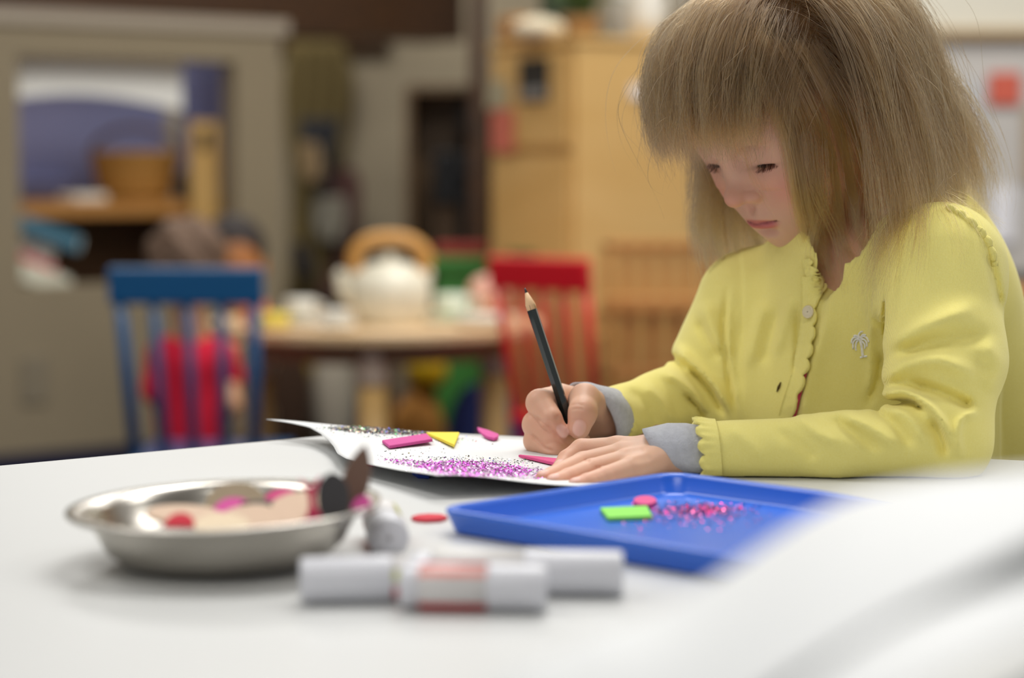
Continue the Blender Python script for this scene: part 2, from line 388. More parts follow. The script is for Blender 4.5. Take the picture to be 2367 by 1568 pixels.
# ------------------------------------------------------------------ birch cabinet seen at its corner
Yc = 4.75
cr = P(1332, 384, Yc); da = unit([0.86, 0.50, 0]); db = unit([-0.50, 0.86, 0])
ztop = zat(100, Yc); WA = 0.62; WB = 0.375
ca = math.atan2(da[1], da[0])
cab = thing('birch_cabinet', (cr[0] + (da * WA / 2 + db * WB / 2)[0], cr[1] + (da * WA / 2 + db * WB / 2)[1], 0), 'tall birch play cabinet turned to show its corner behind the girl', 'cabinet')
def cbox(a0, a1, b0, b1, z0, z1, name, m, bevel=0.0, parent=None):
    c = cr + da * (a0 + a1) / 2 + db * (b0 + b1) / 2
    return MB().box((c[0], c[1], (z0 + z1) / 2), (a1 - a0, b1 - b0, z1 - z0), ca).build(name, m, parent or cab, bevel=bevel)
cbox(0, WA, 0, WB, 0.03, ztop, 'body', m_wood, 0.006)
cbox(-0.006, WA + 0.006, -0.006, WB + 0.006, ztop, ztop + 0.016, 'top_board', m_wood, 0.003)
zd = zat(352, Yc + 0.15)
d1 = cbox(-0.012, 0, 0.02, WB - 0.02, zd + 0.012, ztop - 0.02, 'door', m_wood, 0.003)
d2 = cbox(-0.012, 0, 0.02, WB - 0.02, 0.08, zd - 0.012, 'door', m_wood, 0.003)
def bpos(px):
    d = ray(px, 384); n = da; t = np.dot(cr - CAM, n) / np.dot(d * np.array([1, 1, 0]), n); q = CAM + d * t
    return float(np.dot(q - cr, db)), q[1]
b0_, yy = bpos(1280); b1_, _ = bpos(1212)
wz0, wz1 = zat(234, yy), zat(133, yy)
cbox(-0.016, -0.010, b0_, b1_, wz0, wz1, 'oven_window', mat('window_black', C(34, 31, 28), 0.25), 0.002, d1)
cbox(-0.022, -0.015, b0_ + 0.01, b1_ - 0.01, wz0 + 0.006, wz0 + 0.03, 'grey_panel', mat('panel_grey', C(128, 126, 122), 0.5), 0.002, d1)
b0_, yy = bpos(1200); b1_, _ = bpos(1150)
o = cbox(-0.018, -0.0135, b0_, b1_, zat(352, yy), zat(255, yy), 'coral_note', mat('paper_coral', C(204, 112, 92), 0.8), 0.0, d1)
b0_, yy = bpos(1185); b1_, _ = bpos(1140)
cbox(-0.017, -0.0135, b0_, b1_, zat(250, yy), zat(185, yy), 'grey_note', mat('paper_greygreen', C(168, 160, 132), 0.8), 0.0, d1)
b0_, yy = bpos(1250); b1_, _ = bpos(1192); cbox(-0.020, -0.0125, b0_, b1_, zat(612, yy), zat(584, yy), 'green_sticker', mat('toy_green', C(66, 92, 46), 0.8), 0.002, d2)
qa = cr + da * 0.18
lbl = MB().box((cr + da * 0.165 - db * 0.004 + np.array([0, 0, zat(212, 4.85) - CAM[2]])), (0.05, 0.004, 0.03), ca).build('white_label', mat('label_white', C(232, 228, 226), 0.6), cab)
# things on top of the cabinet
def topz(): return ztop + 0.016
pc = cr + da * 0.11 + db * 0.16
pot = thing('potted_plant', (pc[0], pc[1], topz()), 'leafy green plant in a tan pot on top of the birch cabinet', 'plant')
MB().lathe([(0.001, 0), (0.035, 0), (0.045, 0.05), (0.048, 0.055), (0.042, 0.055), (0.001, 0.05)], (pc[0], pc[1], topz()), 24).build('pot', mat('pot_tan', C(176, 140, 96), 0.7), pot, smooth=True)
for k in range(16):
    a = k * 2.4; L = 0.09 + 0.05 * random.random(); up_ = 0.04 + 0.10 * random.random()
    b = np.array([pc[0], pc[1], topz() + 0.05]); dr = np.array([math.cos(a), math.sin(a), 0]); sd = np.array([-math.sin(a), math.cos(a), 0])
    V = []; F = []
    for i, t in enumerate(np.linspace(0, 1, 7)):
        c = b + dr * L * t + np.array([0, 0, up_ * math.sin(t * 2.2)]); wd = 0.016 * math.sin(math.pi * (0.12 + 0.88 * t) ** 0.8) + 0.001
        V += [c - sd * wd, c + np.array([0, 0, -0.004]), c + sd * wd]
        if i: n = 3 * i; F += [(n - 3, n - 2, n + 1, n), (n - 2, n - 1, n + 2, n + 1)]
    link_mesh('leaf', V, F, mat('leaf_green', C(74, 104, 62), 0.6), pot, smooth=True)
def pitcher(c, r, h, m, name, label, cat):
    t = thing(name, tuple(c), label, cat)
    MB().lathe([(0.001, 0), (r * .8, 0), (r, h * .25), (r * .92, h * .7), (r * .7, h * .85), (r * .78, h), (r * .7, h), (r * .62, h * .85), (0.001, h * .3)], c, 28).build('body', m, t, smooth=True)
    MB().tube([np.array(c) + np.array([r * .9, 0, h * .3]), np.array(c) + np.array([r * 1.7, 0, h * .4]), np.array(c) + np.array([r * 1.7, 0, h * .75]), np.array(c) + np.array([r * .7, 0, h * .85])], r * .12, 8).build('handle', m, t, smooth=True)
m_cer = mat('ceramic_white', C(226, 222, 210), 0.4)
q = cr + da * 0.24 + db * 0.08; pitcher((q[0], q[1], topz()), 0.042, 0.2, m_cer, 'white_pitcher', 'tall white pitcher on top of the birch cabinet', 'pitcher')
q = cr + da * 0.0 + db * 0.16; o = MB().lathe([(0.001, 0), (0.05, 0.0), (0.064, 0.02), (0.055, 0.038), (0.02, 0.05), (0.001, 0.052)], (q[0], q[1], topz()), 28).build('cream_bowl', mat('bowl_cream', C(206, 192, 164), 0.6), smooth=True); tag(o, 'upturned cream bowl at the front corner of the cabinet top', 'bowl')
q = cr + da * 0.30 + db * 0.22; o = MB().box((q[0], q[1], topz() + 0.06), (0.12, 0.06, 0.12), ca + .2).build('white_basket', mat('basket_white', C(210, 206, 196), 0.8), bevel=0.01, segs=3); tag(o, 'white box at the back right of the cabinet top', 'box')
q = cr + da * 0.18 + db * 0.33; o = MB().box((q[0], q[1], topz() + 0.10), (0.14, 0.03, 0.2), ca + .1).build('green_board', mat('board_green', C(52, 66, 48), 0.7), bevel=0.003); tag(o, 'dark green board standing at the back of the cabinet top', 'board')
q = cr + da * 0.03 + db * 0.30; o = MB().box((q[0], q[1], topz() + 0.03), (0.07, 0.08, 0.06), ca).build('wood_crate', m_wood3, bevel=0.004); tag(o, 'small honey wood crate on the cabinet top behind the plant', 'crate')

# ------------------------------------------------------------------ papers on the cream wall at the right
def wallpaper(px0, py0, px1, py1, m, name, label, cat='paper', Y=5.285):
    x0, x1, z1, z0 = xat(px0, Y), xat(px1, Y), zat(py0, Y), zat(py1, Y)
    o = MB().box(((x0 + x1) / 2, Y + 0.002, (z0 + z1) / 2), (x1 - x0, 0.006, z1 - z0)).build(name, m); tag(o, label, cat); return o
o = wallpaper(2130, 92, 2600, 625, mat('board_grey', C(196, 192, 186), 0.8, noise=0.06, nscale=9), 'pin_board', 'large pale grey pin board on the cream wall', 'board', 5.296)
wallpaper(2284, 168, 2356, 242, mat('paper_red', C(208, 98, 78), 0.8), 'red_note', 'square coral red note on the pin board', 'note')
wallpaper(2296, 430, 2346, 560, mat('paper_white', C(238, 238, 242), 0.7), 'white_sheet', 'narrow white sheet low on the pin board', 'paper')
wallpaper(2230, 180, 2272, 400, mat('paper_grey', C(196, 196, 196), 0.8), 'grey_sheet', 'pale grey sheet left of the coral red note', 'paper')
wallpaper(2366, 250, 2420, 420, mat('paper_tan', C(172, 152, 124), 0.8), 'tan_sheet', 'tan sheet right of the coral red note', 'paper')
o = MB().box((xat(2420, 4.6), 4.6, zat(720, 4.6) - 0.05), (0.26, 0.3, 0.2)).build('wooden_chest', m_wood3, bevel=0.006); tag(o, 'brown wooden chest behind the girl at the right edge', 'chest')

# ------------------------------------------------------------------ child chairs
def child_chair(loc, rz, m, label, w_=0.27, seat_z=0.29, top=0.575, name='child_chair', lean=0.05, nsp=5):
    R = rotz(rz); L = np.array([loc[0], loc[1], 0.0])
    def q(x, y, z): return L + R @ np.array([x, y, z])
    t = thing(name, tuple(L), label, 'chair', 'painted spindle back child chairs')
    d = 0.26
    pl = [(-w_ / 2 * 0.86, 0.0), (w_ / 2 * 0.86, 0.0), (w_ / 2, d), (-w_ / 2, d)]
    MB().prism([tuple(q(a, b, 0)[:2]) for a, b in pl], seat_z - 0.022, seat_z).build('seat', m, t, bevel=0.006)
    for sx in (-1, 1):
        for (y, yo) in ((0.04, 0.0), (d - 0.04, d + 0.01)):
            MB().tube([q(sx * w_ * .36, y, seat_z - 0.02), q(sx * w_ * .47, yo, 0)], [0.014, 0.011], 10).build('leg', m, t, smooth=True)
    for y in (0.03, d - 0.03):
        MB().tube([q(-w_ * .4, y, 0.13), q(w_ * .4, y, 0.13)], 0.008, 8).build('stretcher', m, t, smooth=True)
    for k in range(nsp):
        u = -1 + 2 * k / (nsp - 1)
        r = 0.0085 if 0 < k < nsp - 1 else 0.0105
        MB().tube([q(u * w_ * .39, 0.015, seat_z - 0.005), q(u * w_ * .44, 0.015 - lean, top - 0.03)], r, 10).build('spindle', m, t, smooth=True)
    Rl = R @ rotx(-math.atan2(lean, top - seat_z))
    MB().box(q(0, 0.012 - lean, top - 0.03), (w_, 0.022, 0.062), R=R @ rotx(0.12)).build('top_rail', m, t, bevel=0.006, segs=3)
    return t
m_cblue = mat('chair_blue', C(22, 82, 128), 0.32, noise=0.08, nscale=12, coat=0.2)
m_cred = mat('chair_red', C(222, 16, 30), 0.3, noise=0.06, nscale=12, coat=0.3)
child_chair((xat(430, 3.62), 3.66, 0), math.radians(-4), m_cblue, 'blue painted child chair with spindle back in front of the boy', 0.264, seat_z=0.262, top=0.590)
child_chair((xat(1275, 4.05), 4.05, 0), math.radians(-38), m_cred, 'red painted child chair with spindle back right of the round table', 0.232, nsp=5, top=0.590)

# slatted wooden doll crib behind the red chair
Yk = 4.5
kx0, kx1 = xat(1398, Yk), xat(1660, Yk)
crib = thing('doll_crib', ((kx0 + kx1) / 2, Yk + 0.1, 0), 'honey wood doll crib with vertical slats behind the red chair', 'crib')
def kbox(px0, px1, py0, py1, Y, d, name, m=m_wood3, bevel=0.004):
    x0, x1, z0, z1 = xat(px0, Yk), xat(px1, Yk), zat(py1, Yk), zat(py0, Yk)
    return MB().box(((x0 + x1) / 2, Y, (z0 + z1) / 2), (x1 - x0, d, z1 - z0)).build(name, m, crib, bevel=bevel)
kbox(1396, 1418, 560, 980, Yk, 0.03, 'post'); kbox(1640, 1662, 560, 980, Yk, 0.03, 'post')
kbox(1396, 1662, 556, 580, Yk, 0.03, 'rail'); kbox(1396, 1662, 684, 722, Yk - 0.015, 0.05, 'rail'); kbox(1396, 1662, 850, 880, Yk, 0.03, 'rail')
for k in range(5): kbox(1438 + 45 * k, 1464 + 45 * k, 575, 690, Yk, 0.012, 'slat', m_wood3, 0.002)
for k in range(4): kbox(1440 + 56 * k, 1470 + 56 * k, 720, 855, Yk, 0.012, 'slat', m_wood3, 0.002)
kbox(1396, 1662, 700, 980, Yk + 0.22, 0.02, 'back_board', m_wood)
for px_ in (1407, 1651): MB().box((xat(px_, Yk), Yk + 0.11, 0.2), (0.02, 0.24, 0.4)).build('end_board', m_wood, crib)

# ------------------------------------------------------------------ round table with tea things
Yr = 4.55; rt = np.array([xat(868, Yr), Yr, 0.0]); zr = zat(770, 4.19); RR = 0.352
tab = thing('round_table', tuple(rt), 'low round pale wood table with tea things behind the craft table', 'table')
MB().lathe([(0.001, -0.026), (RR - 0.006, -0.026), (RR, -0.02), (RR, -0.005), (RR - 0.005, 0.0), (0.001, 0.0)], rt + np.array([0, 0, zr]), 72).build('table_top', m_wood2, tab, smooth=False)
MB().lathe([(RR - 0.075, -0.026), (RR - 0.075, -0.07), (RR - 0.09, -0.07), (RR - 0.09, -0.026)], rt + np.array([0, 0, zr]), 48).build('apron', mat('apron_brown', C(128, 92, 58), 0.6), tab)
for a in (-1.54, 0.05, 1.6, 3.15):
    c = rt + np.array([0.25 * math.cos(a), 0.25 * math.sin(a), 0])
    MB().lathe([(0.001, 0), (0.024, 0), (0.029, 0.1), (0.029, zr - 0.115), (0.001, zr - 0.115)], c, 24).build('leg', m_wood, tab, smooth=True)
    MB().lathe([(0.001, zr - 0.115), (0.031, zr - 0.115), (0.033, zr - 0.09), (0.033, zr - 0.06), (0.027, zr - 0.03), (0.001, zr - 0.027)], c, 24).build('leg_upper', mat('leg_pale', C(206, 186, 164), 0.6), tab, smooth=True)
# legs are paler and slightly wider over their upper part
# teapot
tc_ = np.array([xat(900, 4.42), 4.42, zr])
tp = thing('teapot', tuple(tc_), 'cream ceramic teapot with arched bamboo handle on the round table', 'teapot')
m_tea = mat('glaze_cream', C(232, 226, 204), 0.35, noise=0.22, nscale=38, bump=0.8, bscale=40)
MB().lathe([(0.001, 0.0), (0.066, 0.0), (0.07, 0.01), (0.078, 0.03), (0.085, 0.06), (0.083, 0.085), (0.07, 0.108), (0.052, 0.118), (0.052, 0.122), (0.001, 0.122)], tc_, 48).build('body', m_tea, tp, smooth=True)
MB().lathe([(0.054, 0.116), (0.05, 0.122), (0.03, 0.127), (0.012, 0.129), (0.010, 0.133), (0.015, 0.138), (0.010, 0.144), (0.001, 0.145)], tc_, 40).build('lid', m_tea, tp, smooth=True)
MB().tube(smooth_pts([tc_ + np.array([-0.07, 0, 0.05]), tc_ + np.array([-0.092, 0, 0.07]), tc_ + np.array([-0.098, 0, 0.095]), tc_ + np.array([-0.108, 0, 0.108])], 12), list(np.linspace(0.02, 0.010, 12)), 14).build('spout', m_tea, tp, smooth=True)
m_bam = mat('bamboo', C(208, 152, 76), 0.45, noise=0.1, nscale=25)
MB().tube(smooth_pts([tc_ + np.array([-0.066, 0, 0.10]), tc_ + np.array([-0.072, 0, 0.14]), tc_ + np.array([-0.046, 0, 0.168]), tc_ + np.array([0.0, 0, 0.176]), tc_ + np.array([0.046, 0, 0.168]), tc_ + np.array([0.072, 0, 0.14]), tc_ + np.array([0.066, 0, 0.10])], 40), 0.0155, 12).build('handle', m_bam, tp, smooth=True)
for sx in (-1, 1): MB().lathe([(0.001, -0.013), (0.017, -0.013), (0.017, 0.013), (0.001, 0.013)], tc_ + np.array([sx * 0.071, 0, 0.10]), 16, rotx(math.pi / 2)).build('handle_lug', m_tea, tp, smooth=True)
# cups, dishes and toy food on the table
def cup(px, Y, r, h, m, label, saucer=False):
    c = np.array([xat(px, Y), Y, zr]); t = thing('toy_cup', tuple(c), label, 'cup', 'tea things on the round table')
    z0 = 0.006 if saucer else 0.0
    if saucer: MB().lathe([(0.001, 0.0), (r * 1.1, 0.0), (r * 1.8, 0.008), (r * 1.75, 0.011), (r, 0.006), (0.001, 0.006)], c, 28).build('saucer', m, t, smooth=True)
    MB().lathe([(0.001, z0), (r * .62, z0), (r * .9, z0 + h * .5), (r, z0 + h), (r * .9, z0 + h), (r * .78, z0 + h * .5), (0.001, z0 + h * .15)], c, 28).build('cup_body', m, t, smooth=True)
    MB().tube([c + np.array([r * .85 * .9, 0, z0 + h * .3]), c + np.array([r * 1.5, 0, z0 + h * .35]), c + np.array([r * 1.5, 0, z0 + h * .75]), c + np.array([r * .9, 0, z0 + h * .85])], r * .13, 8).build('handle', m, t, smooth=True)
cup(692, 4.40, 0.032, 0.048, m_cer, 'white toy cup left of the teapot', True)
cup(772, 4.30, 0.024, 0.032, m_cer, 'lower white toy cup between teapot and left cup', True)
cup(1042, 4.5, 0.036, 0.05, mat('ceramic_mint', C(222, 228, 208), 0.4), 'pale mint toy cup right of the teapot', True)
o = MB().lathe([(0.001, 0), (0.04, 0.0), (0.062, 0.016), (0.058, 0.02), (0.036, 0.006), (0.001, 0.006)], (xat(1120, 4.4), 4.4, zr), 32).build('toy_plate', m_cer, smooth=True); tag(o, 'white toy plate near the right edge of the round table', 'plate')
o = MB().box((xat(585, 4.45), 4.45, zr + 0.024), (0.05, 0.05, 0.048), 0.3).build('orange_block', mat('block_orange', C(226, 126, 86), 0.6), bevel=0.008, segs=3); tag(o, 'orange block on the round table beside the blue chair', 'block')
o = MB().lathe([(0.001, 0), (0.03, 0), (0.036, 0.012), (0.03, 0.026), (0.001, 0.03)], (xat(628, 4.34), 4.34, zr), 24).build('toy_lemon_slice', mat('toy_yellow', C(222, 200, 70), 0.6), smooth=True); tag(o, 'flat yellow toy cake on the round table left of the white cups', 'toy')
o = MB().lathe([(0.001, -0.045), (0.028, -0.036), (0.045, 0.0), (0.04, 0.026), (0.024, 0.042), (0.001, 0.047)], (xat(1128, 4.62), 4.62, zr + 0.045), 28).build('pink_ball', mat('toy_pink', C(226, 172, 152), 0.7), smooth=True); tag(o, 'pale pink ball on the round table beside the red chair', 'ball')
# green bin, red lid behind the table
gx0, gx1 = xat(985, 5.2), xat(1160, 5.2)
gb = thing('toy_bin', ((gx0 + gx1) / 2, 5.3, 0), 'green toy bin standing behind the teapot', 'bin')
zg = zat(596, 5.2)
MB().prism([(gx0 + .02, 5.22), (gx1 - .02, 5.22), (gx1 - .02, 5.45), (gx0 + .02, 5.45)], 0, zg - 0.03).build('body', mat('bin_green', C(64, 138, 58), 0.5), gb, bevel=0.008)
MB().prism([(gx0, 5.2), (gx1, 5.2), (gx1, 5.47), (gx0, 5.47)], zg - 0.03, zg).build('rim', mat('bin_green', C(64, 138, 58), 0.5), gb, bevel=0.006)
o = MB().box((xat(1068, 5.35), 5.35, zg + 0.013), (0.13, 0.2, 0.026)).build('red_box', mat('box_red', C(150, 36, 26), 0.6), bevel=0.004); tag(o, 'flat red box on top of the green toy bin', 'box')

# toys on the floor under and behind the round table
def blob(c, rx, ry, rz, m, name, label, cat, n=24, seed=0, amp=0.08):
    V = []; F = []; r_ = np.random.default_rng(seed); k = r_.uniform(0, 6.28, 6); nv = n // 2 + 1
    for j in range(nv):
        th = math.pi * j / (nv - 1)
        for i in range(n):
            ph = 2 * math.pi * i / n
            d = 1 + amp * (math.sin(3 * ph + k[0]) * math.sin(2 * th + k[1]) + 0.6 * math.sin(5 * ph + k[2]) * math.sin(th) ** 2)
            z = math.cos(th); z = max(z, -0.85)
            V.append(np.array(c) + d * np.array([rx * math.sin(th) * math.cos(ph), ry * math.sin(th) * math.sin(ph), rz * (z + 0.85)]))
    for j in range(nv - 1):
        for i in range(n):
            F.append((j * n + i, (j + 1) * n + i, (j + 1) * n + (i + 1) % n, j * n + (i + 1) % n))
    o = link_mesh(name, V, F, m, smooth=True); tag(o, label, cat); return o
blob((xat(1120, 4.86), 4.80, 0), 0.09, 0.08, 0.15, mat('beanbag_blue', C(52, 66, 132), 0.9), 'blue_beanbag', 'slumped blue beanbag under the right side of the round table', 'beanbag', seed=1)
blob((xat(1085, 4.68), 4.66, 0), 0.10, 0.07, 0.05, mat('cushion_green', C(36, 62, 38), 0.9), 'green_cushion', 'dark green cushion on the carpet in front of the blue beanbag', 'cushion', seed=2)
blob((xat(965, 5.04), 5.04, 0), 0.07, 0.06, 0.125, mat('basket_amber', C(168, 114, 42), 0.8), 'amber_sack', 'amber sack of toys behind the front table leg', 'sack', seed=3)
o = MB().lathe([(0.001 if abs(t) < 1e-9 or abs(t - math.pi) < 1e-9 else 0.048 * math.sin(t), -0.048 * math.cos(t)) for t in np.linspace(0, math.pi, 16)], (xat(985, 5.04), 5.04, 0.285), 24).build('yellow_ball', mat('ball_yellow', C(226, 186, 14), 0.5), smooth=True); tag(o, 'bright yellow ball lying on the amber sack', 'ball')
blob((xat(765, 5.6), 5.6, 0), 0.06, 0.06, 0.17, mat('plush_grey', C(176, 166, 150), 0.95), 'grey_plush', 'pale grey plush toy under the round table', 'plush toy', seed=4)
blob((xat(700, 5.75), 5.75, 0), 0.10, 0.08, 0.19, mat('plush_olive', C(152, 128, 50), 0.95), 'olive_plush', 'mustard yellow plush toy left of the grey plush', 'plush toy', seed=5)
blob((xat(620, 5.5), 5.5, 0), 0.10, 0.08, 0.19, mat('plush_brown', C(60, 38, 22), 0.95), 'brown_plush', 'dark brown plush toy left of the mustard plush', 'plush toy', seed=6)
# ------------------------------------------------------------------ craft table
m_tbl = mat('table_white', C(203, 204, 203), 0.38, noise=0.015, nscale=8)
e1 = unit(T(620, 1019) - T(0, 1076)); corner = T(0, 1076) + e1 * 0.315
e2 = np.array([math.cos(math.radians(-21)), math.sin(math.radians(-21)), 0.0])
e1_ = rotz(math.radians(60)) @ e2
c0 = corner[:2]; Lr, Ll = 0.62, 0.62
far_l = c0 - e1[:2] * 1.15; far_r = c0 + e2[:2] * 0.70
near_l = far_l + np.array([0.5, -1.0]) ; near_r = far_r + np.array([-0.10, -1.25])
poly = []
def rounded(pts, r=0.05, n=8):
    out = []
    for i in range(len(pts)):
        a, b, c = pts[i - 1], pts[i], pts[(i + 1) % len(pts)]
        p0 = b + unit(a - b) * r; p1 = b + unit(c - b) * r
        for t in np.linspace(0, 1, n): out.append((1 - t) ** 2 * p0 + 2 * t * (1 - t) * b + t * t * p1)
    return out
poly = rounded([far_l, near_l, near_r, far_r, c0], 0.045)
tbl_c = np.mean(np.array([far_l, near_l, near_r, far_r, c0]), axis=0)
tbl = thing('craft_table', (tbl_c[0], tbl_c[1], 0), 'white topped craft table in the foreground', 'table')
MB().prism([tuple(p) for p in poly], ZT - 0.026, ZT).build('table_top', m_tbl, tbl, bevel=0.002)
MB().prism([tuple(tbl_c + (p - tbl_c) * 1.0015) for p in poly], ZT - 0.024, ZT - 0.004).build('edge_band', mat('edge_grey', C(196, 194, 186), 0.5), tbl)
m_steel_leg = mat('leg_steel', C(150, 150, 150), 0.35, 0.9)
for p in (far_l, near_l, near_r, far_r, c0):
    q = tbl_c + (p - tbl_c) * 0.86
    MB().tube([(q[0], q[1], 0), (q[0], q[1], ZT - 0.026)], 0.016, 14).build('leg', m_steel_leg, tbl, smooth=True)

# ------------------------------------------------------------------ glitter paper
m_paper = mat('paper_sheet', C(220, 221, 221), 0.6, noise=0.01, nscale=20)
FLc, FRc, NRc, NLc = P(615, 984, 1.585), T(1560, 1031), T(1560, 1112), P(1010, 1113, 1.292)
FRc = np.array([0.115, 1.53, ZT + 0.0015]); NRc = np.array([0.125, 1.335, ZT + 0.0015])
def paper_pt(u, v):
    """u 0 left..1 right, v 0 near..1 far"""
    p = (1 - u) * (1 - v) * NLc + u * (1 - v) * NRc + u * v * FRc + (1 - u) * v * FLc
    x, y = p[0], p[1]
    x += float(np.interp(v, [0, 0.1, 0.2, 0.3, 0.39, 0.48, 0.6, 0.7, 0.8, 0.885, 0.95, 1.0], [0, -0.002, -0.005, -0.009, -0.0105, -0.006, 0.005, 0.0125, 0.0175, 0.019, 0.011, 0])) * (1 - u) ** 2
    h = 0.0016 + 0.0105 * math.exp(-(u / 0.45) ** 2) * (1 - 0.30 * math.sin(math.pi * v))
    h += 0.0018 * math.exp(-((u - 0.0) / 0.12) ** 2) * math.exp(-((v - 1.0) / 0.22) ** 2)
    h += (0.0012 * math.sin(9 * u + 1.0) + 0.0010) * math.exp(-(v / 0.12) ** 2) * (1 - u)
    return np.array([x, y, ZT + max(h, 0.0014)])
nu, nv = 60, 50
V = []; F = []
for j in range(nv):
    for i in range(nu): V.append(paper_pt(i / (nu - 1), j / (nv - 1)))
top = np.array(V); bot = top - np.array([0, 0, 0.0004])
for j in range(nv - 1):
    for i in range(nu - 1):
        a = j * nu + i; F.append((a, a + 1, a + nu + 1, a + nu)); F.append((len(top) + a, len(top) + a + nu, len(top) + a + nu + 1, len(top) + a + 1))
bd = [i for i in range(nu)] + [j * nu + nu - 1 for j in range(1, nv)] + [(nv - 1) * nu + i for i in range(nu - 2, -1, -1)] + [j * nu for j in range(nv - 2, 0, -1)]
for k in range(len(bd)):
    a, b = bd[k], bd[(k + 1) % len(bd)]; F.append((a, len(top) + a, len(top) + b, b))
psheet = link_mesh('glitter_paper', np.vstack([top, bot]), F, m_paper, smooth=True); tag(psheet, 'curled white sheet sprinkled with glitter under the girl\'s hands', 'paper')
top_grid = top.reshape(nv, nu, 3)
def paper_h(x, y):
    d = (top_grid[..., 0] - x) ** 2 + (top_grid[..., 1] - y) ** 2
    j, i = np.unravel_index(np.argmin(d), d.shape); return top_grid[j, i, 2]
def on_paper(px, py):
    h = 0.002
    for _ in range(6):
        q = T(px, py, h); h = paper_h(q[0], q[1]) - ZT
    return T(px, py, h)

# glitter: thousands of tiny flakes, nobody could count them
def glitter_mat(name, cols, rough=0.25):
    m = bpy.data.materials.new(name); m.use_nodes = True; nt = m.node_tree; b = nt.nodes['Principled BSDF']
    b.inputs['Metallic'].default_value = 0.85; b.inputs['Roughness'].default_value = rough
    g = nt.nodes.new('ShaderNodeNewGeometry'); r = nt.nodes.new('ShaderNodeValToRGB'); r.color_ramp.interpolation = 'CONSTANT'
    els = r.color_ramp.elements
    while len(els) < len(cols): els.new(0.5)
    for k, c in enumerate(cols): els[k].position = k / len(cols); els[k].color = c
    nt.links.new(g.outputs['Random Per Island'], r.inputs[0]); nt.links.new(r.outputs[0], b.inputs['Base Color'])
    return m
def glitter(name, label, samples, m, size=0.0005, parent=None):
    V = []; F = []
    for p in samples:
        s = size * random.uniform(0.5, 1.25)
        n = unit(np.array([random.gauss(0, 0.42), random.gauss(0, 0.42), 1.0])); a = unit(np.cross(n, [0.3, 1, 0.1])); b = np.cross(n, a); ph = random.uniform(0, 6.28)
        c = np.array(p) + np.array([0, 0, s * 0.45])
        k = len(V)
        for t in range(6):
            an = ph + t * math.pi / 3; V.append(c + s * (math.cos(an) * a + math.sin(an) * b))
        F.append(tuple(k + t for t in range(6)))
    o = link_mesh(name, V, F, m); o['kind'] = 'stuff'; tag(o, label, 'glitter'); return o
def patch_samples(n, poly_px, soft):
    """points inside a soft pixel ellipse (cx, cy, rx, ry), laid on the paper"""
    out = []
    cx, cy, rx, ry, sl = poly_px
    while len(out) < n:
        a, r = random.uniform(0, 6.283), math.sqrt(random.random()); r = r * (1 + random.expovariate(1 / soft))
        px = cx + rx * r * math.cos(a); py = cy + ry * r * math.sin(a) + sl * (px - cx)
        if random.random() < 0.2: px += random.gauss(0, rx * 0.1); py += random.gauss(0, ry * 0.15)
        q = on_paper(px, py)
        if ((top_grid[..., 0] - q[0]) ** 2 + (top_grid[..., 1] - q[1]) ** 2).min() > 0.0042 ** 2: continue
        q[2] = paper_h(q[0], q[1])
        out.append(q)
    return out
g_purple = glitter_mat('glitter_purple', [C(205, 70, 205), C(170, 40, 170), C(225, 120, 225), C(235, 215, 245), C(140, 30, 150), C(220, 60, 190)])
g_multi = glitter_mat('glitter_multi', [C(120, 110, 90), C(60, 66, 60), C(200, 200, 190), C(70, 140, 90), C(60, 70, 150), C(190, 110, 120), C(36, 36, 34), C(170, 160, 120), C(96, 90, 80)])
sp = patch_samples(5200, (1095, 1085, 118, 17, 0.045), 0.10) + patch_samples(800, (970, 1074, 70, 7, 0.12), 0.2) + patch_samples(700, (1215, 1094, 60, 12, 0.06), 0.25)
glitter('purple_glitter', 'purple glitter heaped along the near edge of the paper', sp, g_purple, 0.00056)
sm = patch_samples(4200, (915, 996, 130, 8, 0.035), 0.12) + patch_samples(260, (960, 1010, 110, 8, 0.05), 0.3) + patch_samples(260, (1110, 1064, 130, 6, 0.03), 0.3) + patch_samples(40, (960, 1045, 70, 8, 0.0), 0.3)
glitter('silver_glitter', 'multicoloured silver glitter strewn along the far edge of the paper', sm, g_multi, 0.00058)

# ------------------------------------------------------------------ foam shapes
def foam_mat(name, c): return mat('foam_' + name, c, 0.75, noise=0.05, nscale=250, bump=0.25, bscale=900)
FP, FY, FG, FR_, FB, FM, FK, FN, FBG, FCR = (foam_mat('pink', C(205, 74, 150)), foam_mat('yellow', C(244, 222, 66)), foam_mat('green', C(142, 226, 92)), foam_mat('red', C(206, 42, 62)),
    foam_mat('blue', C(40, 72, 176)), foam_mat('magenta', C(210, 32, 92)), foam_mat('charcoal', C(62, 60, 62)), foam_mat('brown', C(116, 90, 76)), foam_mat('beige', C(208, 180, 156)), foam_mat('cream', C(226, 206, 176)))
def foam_px(pxs, m, label, surf=on_paper, t=0.0022, name='foam_shape', lift=0.0003):
    pts = [surf(a, b) for a, b in pxs]; z = max(p[2] for p in pts) + lift
    pts = [np.array([p[0], p[1], z]) for p in pts]
    mb = MB(); mb.prism([tuple(p[:2]) for p in pts], z, z + t)
    o = mb.build(name, m, bevel=0.0004, segs=1); tag(o, label, 'foam shape', 'foam craft shapes'); return o
foam_px([(900, 1040), (1000, 1029), (986, 1015), (883, 1026)], FP, 'pink foam rectangle on the glitter paper')
foam_px([(1050, 1039), (1062, 1012), (985, 1007)], FY, 'yellow foam triangle beside the pink rectangle')
foam_px([(1103, 995), (1106, 1003), (1115, 1012), (1128, 1019), (1142, 1022), (1151, 1020), (1153, 1014), (1128, 1003)], FP, 'pink foam half disc on the paper left of the pencil hand')
